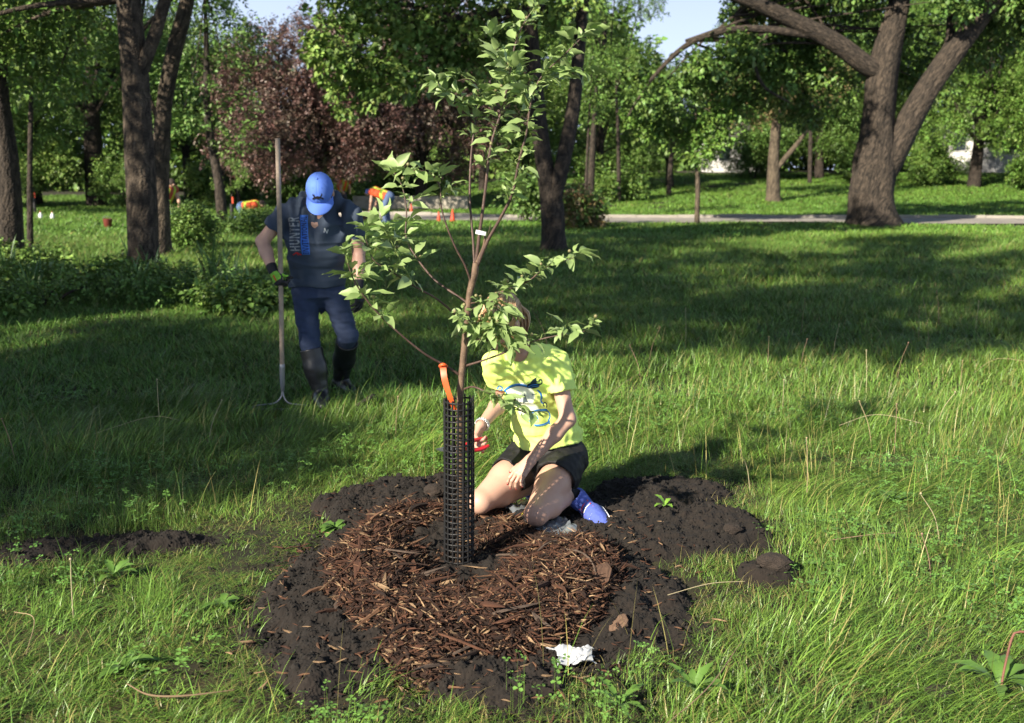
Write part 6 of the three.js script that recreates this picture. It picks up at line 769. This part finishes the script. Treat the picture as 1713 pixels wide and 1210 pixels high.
// ---------------------------------------------------------------- volunteers in the distance
function volunteer(label, x, z, turn, pose, C) {
  const t = thing('person', label, 'person', null, [x, gh(x, z), z], turn);
  const K = pose === 'crawl' ? { a: [0.12, 0.07, -0.42], k: [0.12, 0.07, 0], h: [0.09, 0.46, -0.03], s: [0.17, 0.52, 0.44], e: [0.22, 0.28, 0.50], w: [0.2, 0.06, 0.56], hd: [0, 0.56, 0.68] } : pose === 'stoop' ? { a: [0.12, 0.07, 0], k: [0.13, 0.46, 0.08], h: [0.09, 0.86, -0.05], s: [0.18, 1.22, 0.26], e: [0.22, 0.95, 0.36], w: [0.14, 0.78, 0.5], hd: [0, 1.38, 0.42] } : { a: [0.13, 0.07, 0], k: [0.14, 0.44, 0.06], h: [0.10, 0.84, -0.08], s: [0.17, 1.0, 0.42], e: [0.2, 0.70, 0.46], w: [0.16, 0.44, 0.52], hd: [0, 0.98, 0.64] };
  const m = p => [-p[0], p[1], p[2]], two = f => [f(p => p), f(m)], hip = [0, K.h[1], K.h[2]], sh = [0, K.s[1], K.s[2]];
  const torso = union([capsule(hip, sh, 0.15, 0.15), ...two(q => capsule(q(K.h), q(K.s), 0.1, 0.09))], 0.06), arms = two(q => union([capsule(q(K.s), q(K.e), 0.06, 0.048), capsule(q(K.e), q(K.w), 0.046, 0.035), ball(q(K.w), 0.045)], 0.02)), legs = two(q => union([capsule(q(K.h), q(K.k), 0.1, 0.065), capsule(q(K.k), q(K.a), 0.06, 0.045), capsule(q(K.a), [q(K.a)[0], 0.05, K.a[2] + (pose === 'crawl' ? -0.1 : 0.16)], 0.045, 0.04)], 0.02)), hd = union([ellip(K.hd, [0.085, 0.105, 0.105]), capsule(sh, K.hd, 0.06, 0.055), ball([0, K.hd[1] - 0.04, K.hd[2] + 0.10], 0.02)], 0.03);
  const bodyF = union([torso, ...arms, ...legs, hd], 0.03), lo = [-0.45, -0.03, -0.7], hi = [0.45, K.hd[1] + 0.2, K.hd[2] + 0.25];
  part('body', surface(bodyF, lo, hi, 0.022), std([0.5, 0.3, 0.22], 0.6), t);
  part('trousers', surface((a, b, c) => Math.min(union(legs, 0.02)(a, b, c), smin(capsule(hip, mix3(hip, sh, 0.2), 0.165, 0.16)(a, b, c), union(legs, 0.02)(a, b, c), 0.05)) - 0.018 + 0.006 * noise3(a * 12, b * 20, c * 12), lo, hi, 0.022), std(C.legs, 0.9), t);
  part('safety_vest', surface((a, b, c) => Math.max(torso(a, b, c) - 0.028 + 0.006 * noise3(a * 9, b * 12, c * 9), -planeCut(mix3(hip, sh, 0.1), [sh[0] - hip[0], sh[1] - hip[1], sh[2] - hip[2]])(a, b, c)), lo, hi, 0.022, (a, b, c) => Math.abs(Math.abs(a) - 0.10) < 0.035 || Math.abs(c - lerp(hip[2], sh[2], 0.35)) < 0.04 ? [0.42, 0.62, 0.06] : C.vest), std(white, 0.8, { vertexColors: true }), t);
  part(C.hat ? 'cap' : 'hair', surface((a, b, c) => Math.max(ellip([0, K.hd[1] + 0.01, K.hd[2] - 0.01], [0.1, 0.118, 0.118])(a, b, c), -(b - K.hd[1] + 0.03 - (c - K.hd[2]) * -0.4)), lo, hi, 0.016), std(C.hat || [0.03, 0.02, 0.015], 0.8), t);
  return t;
}
const VO = [0.72, 0.10, 0.03];
volunteer('volunteer in orange vest crawling on the far lawn', -9.15, -34.2, Math.PI / 2, 'crawl', { vest: VO, legs: [0.10, 0.16, 0.32] });
volunteer('volunteer in striped orange vest and blue cap bending by the path', -4.0, -32.2, -1.9, 'bend', { vest: VO, legs: [0.10, 0.15, 0.28], hat: [0.03, 0.06, 0.22] });
volunteer('volunteer in orange vest stooping beside the concrete wall', -7.0, -41.5, 0.6, 'stoop', { vest: VO, legs: [0.06, 0.06, 0.08] });
volunteer('volunteer in blue jeans stooping behind the slender leaning tree', -9.2, -26.6, 0.9, 'stoop', { vest: [0.35, 0.06, 0.04], legs: [0.08, 0.17, 0.42] });
// ---------------------------------------------------------------- small things on the ground
{
  const r = rng(3001), tan = [std([0.34, 0.26, 0.15], 0.8), std([0.42, 0.36, 0.22], 0.8), std([0.27, 0.17, 0.12], 0.8)];
  const spots = [[3.96, -9.3, 0.42], [3.55, -7.7, 0.2], [4.1, -9.9, 0.3], [2.95, -9.0, 0.26], [2.2, -8.4, 0.24], [2.45, -8.3, 0.25], [3.2, -8.1, 0.28], [1.55, -5.0, 0.28], [2.25, -6.0, 0.24], [2.35, -5.9, 0.26], [1.9, -6.8, 0.22], [2.0, -4.4, 0.2], [2.9, -6.6, 0.2], [4.6, -10.6, 0.35], [4.9, -10.4, 0.3], [1.2, -8.6, 0.3], [1.05, -7.9, 0.25], [2.7, -7.4, 0.3], [1.3, -5.2, 0.2], [-2.3, -6.3, 0.3], [-1.9, -6.0, 0.24], [-2.9, -5.6, 0.22], [-0.75, -6.2, 0.25], [-1.7, -3.6, 0.2], [2.1, -3.4, 0.18], [1.75, -3.9, 0.2], [3.4, -6.2, 0.25], [0.35, -9.3, 0.35], [3.0, -10.2, 0.32], [1.7, -9.6, 0.3]];
  for (const [x, z, h] of spots) { const a = r() * 6.28, L = h * 0.6 * r(), s = thing('flower_stalk', 'thin dry headless dandelion stalk standing in the lawn', 'stalk', 'dry dandelion stalks', [x, gh(x, z), z]), m = tan[Math.floor(r() * 3)]; const tip = [Math.cos(a) * L, h * 1.15, Math.sin(a) * L]; part('stem', tube([[0, -0.03, 0], [tip[0] * 0.35, h * 0.6, tip[2] * 0.35], tip], [0.0023, 0.002, 0.0017], { seg: 4, rad: 6 }), m, s); const g = new THREE.LatheGeometry([[0.0005, 0], [0.004, 0.001], [0.0055, 0.005], [0.004, 0.009], [0.0005, 0.010]].map(p => new THREE.Vector2(...p)), 8); part('flower_base', g, m, s).position.set(...tip); }
  const lying = [[[0.62, 0.10, -6.9], [0.8, 0.2, -7.15], [0.96, 0.24, -7.4]], [[2.1, 0.12, -6.2], [2.35, 0.2, -6.25], [2.6, 0.17, -6.1]], [[1.45, 0.06, -4.3], [1.62, 0.11, -4.27], [1.78, 0.1, -4.32]], [[3.6, 0.2, -7.6], [3.85, 0.31, -7.75], [4.1, 0.3, -7.6]], [[0.62, 0.05, -3.72], [0.8, 0.08, -3.78], [0.95, 0.07, -3.82]], [[0.45, 0.05, -2.75], [0.62, 0.12, -2.9], [0.78, 0.16, -3.15]], [[-1.9, 0.06, -3.55], [-1.75, 0.12, -3.4], [-1.66, 0.1, -3.15]], [[-2.6, 0.12, -6.0], [-2.3, 0.2, -6.2], [-2.1, 0.2, -6.1]]];
  lying.forEach((p, i) => { const c = new THREE.CatmullRomCurve3(p.map(q => V(...q))); solo('dry_stem', tube(p.map(q => [q[0], q[1] * 0.75, q[2]]), [0.0014, 0.0017, 0.001], { seg: 6, rad: 6 }), tan[i % 3], 'long pale dry stem lying bent over the grass', 'stem', 'dry stems fallen in the grass'); });
  // twigs
  solo('twig', tube([[-1.26, 0.05, -3.0], [-1.17, 0.045, -2.94], [-1.08, 0.05, -2.92], [-0.97, 0.05, -2.94], [-0.9, 0.045, -2.97]], [0.0022, 0.003, 0.0034, 0.0026, 0.0016], { seg: 8, rad: 7, bark: 0.35 }), std([0.19, 0.13, 0.075], 0.85), 'curved brown twig lying in the grass below the soil', 'twig');
  solo('bent_reed', tube([[1.60, 0.0, -3.0], [1.62, 0.12, -3.02], [1.645, 0.215, -3.03], [1.66, 0.218, -3.03], [1.82, 0.20, -3.02]], [0.004, 0.004, 0.0042, 0.004, 0.0035], { seg: 5, rad: 7 }), std([0.20, 0.085, 0.06], 0.7), 'reddish dry reed bent at a right angle beside the dandelion leaves', 'reed');
  solo('weathered_log', tube([[-1.13, 0.03, -6.78], [-1.06, 0.05, -6.9], [-1.0, 0.07, -7.02]], [0.03, 0.04, 0.045], { seg: 5, rad: 12, bark: 0.2 }), BARK.dark, 'short weathered log half hidden in grass by the boots', 'log');
  // clods, bark flake
  const clod = (l, x, z, R, seed, sq) => { const g = new THREE.IcosahedronGeometry(1, 4), p = g.attributes.position; for (let i = 0; i < p.count; i++) { const v = V(p.getX(i), p.getY(i), p.getZ(i)).normalize(), k = R * (1 + 0.35 * fbm(v.x * 1.8 + seed, v.y * 1.8, v.z * 1.8, 4) + 0.06 * noise3(v.x * 9, v.y * 9 + seed, v.z * 9)); p.setXYZ(i, v.x * k * 1.3, v.y * k * sq, v.z * k); } g.computeVertexNormals(); const m = solo('earth_clod', g, std([0.045, 0.033, 0.026], 1, { bumpMap: soilBump, bumpScale: 0.01 }), l, 'clod'); m.position.set(x, bedH(x, z) + R * sq * 0.45, z); };
  clod('rounded lump of dark earth lying in the grass', 1.11, -3.98, 0.055, 4, 0.7); clod('smaller earth lump where grass meets soil', 1.035, -4.44, 0.035, 9, 0.7); clod('flat earth lump beside the dandelion leaves', 1.40, -3.0, 0.035, 13, 0.5); clod('earth lump in the back of the dug ring', -0.4, -4.98, 0.05, 17, 0.7);
  const fl = chipGeo(901, 0.10, 0.055, 0.012); const f = solo('bark_flake', fl, std([0.20, 0.13, 0.09], 0.95, { map: chipMap }), 'broad tan bark flake on the soil edge', 'bark'); f.position.set(0.405, bedH(0.405, -3.47) + 0.012, -3.47); f.rotation.set(0.2, 0.9, 0.15);
  const fl2 = solo('bark_flake', chipGeo(907, 0.15, 0.06, 0.018), std([0.11, 0.065, 0.045], 0.95, { map: chipMap }), 'large dark bark slab on the mulch rim', 'bark'); fl2.position.set(0.36, mulchH(0.36, -3.78) + 0.02, -3.78); fl2.rotation.set(0.2, 1.2, 0.35);
}
// crumpled sheets: torn white packet and plastic bag
function crumple(w, d, n, m, amp, seed, f) { const pos = [], uv = [], idx = []; for (let j = 0; j <= m; j++) for (let i = 0; i <= n; i++) { const u = i / n, v = j / m, x = (u - 0.5) * w + 0.01 * noise3(u * 5, v * 5, seed), z = (v - 0.5) * d + 0.01 * noise3(u * 5, v * 5, seed + 3); pos.push(x, amp * (Math.abs(noise3(u * 5, v * 5, seed + 7)) * 1.4 + 0.5 * noise3(u * 13, v * 13, seed)) + (f ? f(u, v) : 0), z); uv.push(u, v); } for (let j = 0; j < m; j++) for (let i = 0; i < n; i++) { const a = j * (n + 1) + i, b = a + n + 1; idx.push(a, b, a + 1, b, b + 1, a + 1); } return geom(pos, idx, null, uv); }
{
  const t = thing('paper_packet', 'torn white paper packet lying on the dark soil', 'packet', null, [0.208, bedH(0.208, -3.25) + 0.012, -3.25], 0.15), pm = std([0.46, 0.48, 0.51], 0.6, { side: THREE.DoubleSide });
  part('flap', crumple(0.125, 0.06, 18, 10, 0.014, 5, (u, v) => 0.035 - 0.035 * v), pm, t).position.set(0.012, 0.006, 0.026); const b = part('torn_edge', crumple(0.13, 0.018, 14, 3, 0.006, 9, (u, v) => 0.02 * Math.abs(u - 0.5)), pm, t); b.position.set(-0.012, 0.012, -0.035); b.rotation.y = -0.1; const c = part('torn_side', crumple(0.02, 0.07, 4, 8, 0.005, 19), pm, t); c.position.set(0.052, 0.012, -0.012); c.rotation.y = 0.5;
}
{
  const map = canvasTex(256, 512, (c) => { c.fillStyle = 'rgb(128,136,144)'; c.fillRect(0, 0, 256, 512); c.fillStyle = 'rgb(40,44,48)'; c.fillRect(0, 300, 256, 95); c.fillStyle = 'rgb(196,186,70)'; for (let i = 0; i < 7; i++) c.fillRect(20 + i * 33, 345 + (i % 3) * 8, 22, 6); c.fillStyle = 'rgb(215,220,225)'; for (let i = 0; i < 6; i++) c.fillRect(24 + i * 36, 318, 24, 5); });
  const g = crumple(0.17, 0.53, 16, 40, 0.0045, 31, (u, v) => 0), p = g.attributes.position, X0 = 0.155, Z0 = -4.56, a = 0.50; for (let i = 0; i < p.count; i++) { const x = p.getX(i), z = p.getZ(i), wx = X0 + x * Math.cos(a) + z * Math.sin(a), wz = Z0 - x * Math.sin(a) + z * Math.cos(a); p.setXYZ(i, wx, p.getY(i) + Math.max(bedH(wx, wz), mulchH(wx, wz)) + 0.020, wz); } g.computeVertexNormals();
  solo('plastic_bag', g, phys(white, 0.22, { map, transmission: 0.25, thickness: 0, side: THREE.DoubleSide, clearcoat: 0.4, clearcoatRoughness: 0.1 }), 'crumpled grey plastic bag lying under the kneeling gardener', 'bag');
}
// broad leaved weeds
function weed(label, x, z, n, L, W, up, seed, col = [0.13, 0.26, 0.045]) {
  const t = thing('broadleaf_weed', label, 'weed', 'broad leaved weeds in the lawn', [x, bedH(x, z), z]), r = rng(seed), m = phys(col, 0.5, { transmission: 0.3, thickness: 0, side: THREE.DoubleSide });
  for (let b = 0; b < n; b++) { const az = b * 2.4 + r(), l = L * (0.6 + 0.6 * r()), w = W * (0.7 + 0.5 * r()), pos = [], idx = [], S = 8, dx = Math.cos(az), dz = Math.sin(az), px = -dz, pz = dx; let a = up * (0.7 + 0.5 * r()), cx = 0, cy = 0, cz = 0; for (let s = 0; s <= S; s++) { const u = s / S, wd = w * 0.5 * Math.sin(Math.pow(u, 1.3) * 3.0 + 0.12) * (1 + 0.2 * (s % 2 ? 1 : -0.6)); pos.push(cx - px * wd, cy + wd * 0.35, cz - pz * wd, cx, cy, cz, cx + px * wd, cy + wd * 0.35, cz + pz * wd); a -= 0.16; cx += Math.cos(a) * dx * l / S; cz += Math.cos(a) * dz * l / S; cy += Math.sin(a) * l / S; } for (let s = 0; s < S; s++) { const q = s * 3; idx.push(q, q + 1, q + 3, q + 1, q + 4, q + 3, q + 1, q + 2, q + 4, q + 2, q + 5, q + 4); } part('leaf', geom(pos, idx), m, t); }
}
weed('large dandelion leaf rosette beside the bent reed', 1.62, -3.05, 11, 0.17, 0.04, 1.2, 41); weed('upright weed with pointed leaves in front of the soil', 0.60, -3.02, 9, 0.15, 0.035, 1.3, 42); weed('small bright sprout on the bare soil behind the shoe', 0.765, -4.76, 5, 0.08, 0.03, 1.25, 43, [0.22, 0.42, 0.05]); weed('low weed cluster at the soil edge behind the mulch', -0.85, -4.55, 12, 0.09, 0.04, 0.9, 44); weed('leafy weed beside the black soil strip', -1.7, -4.0, 8, 0.10, 0.035, 1.1, 45); weed('broad weed in the grass near the curved twig', -1.35, -3.2, 8, 0.11, 0.035, 1.0, 46); weed('rounded weed among clover in the open lawn', 1.35, -4.1, 9, 0.10, 0.04, 0.9, 47); weed('tall weed stems close to the paper packet', 0.35, -2.95, 7, 0.13, 0.03, 1.35, 48); weed('pale weed beside the dry stems in the lawn', 2.0, -5.0, 8, 0.12, 0.035, 1.0, 49); weed('spreading weed at the edge of the soil ring', -1.15, -3.7, 8, 0.09, 0.035, 0.9, 50);
renderer.render(scene, camera);
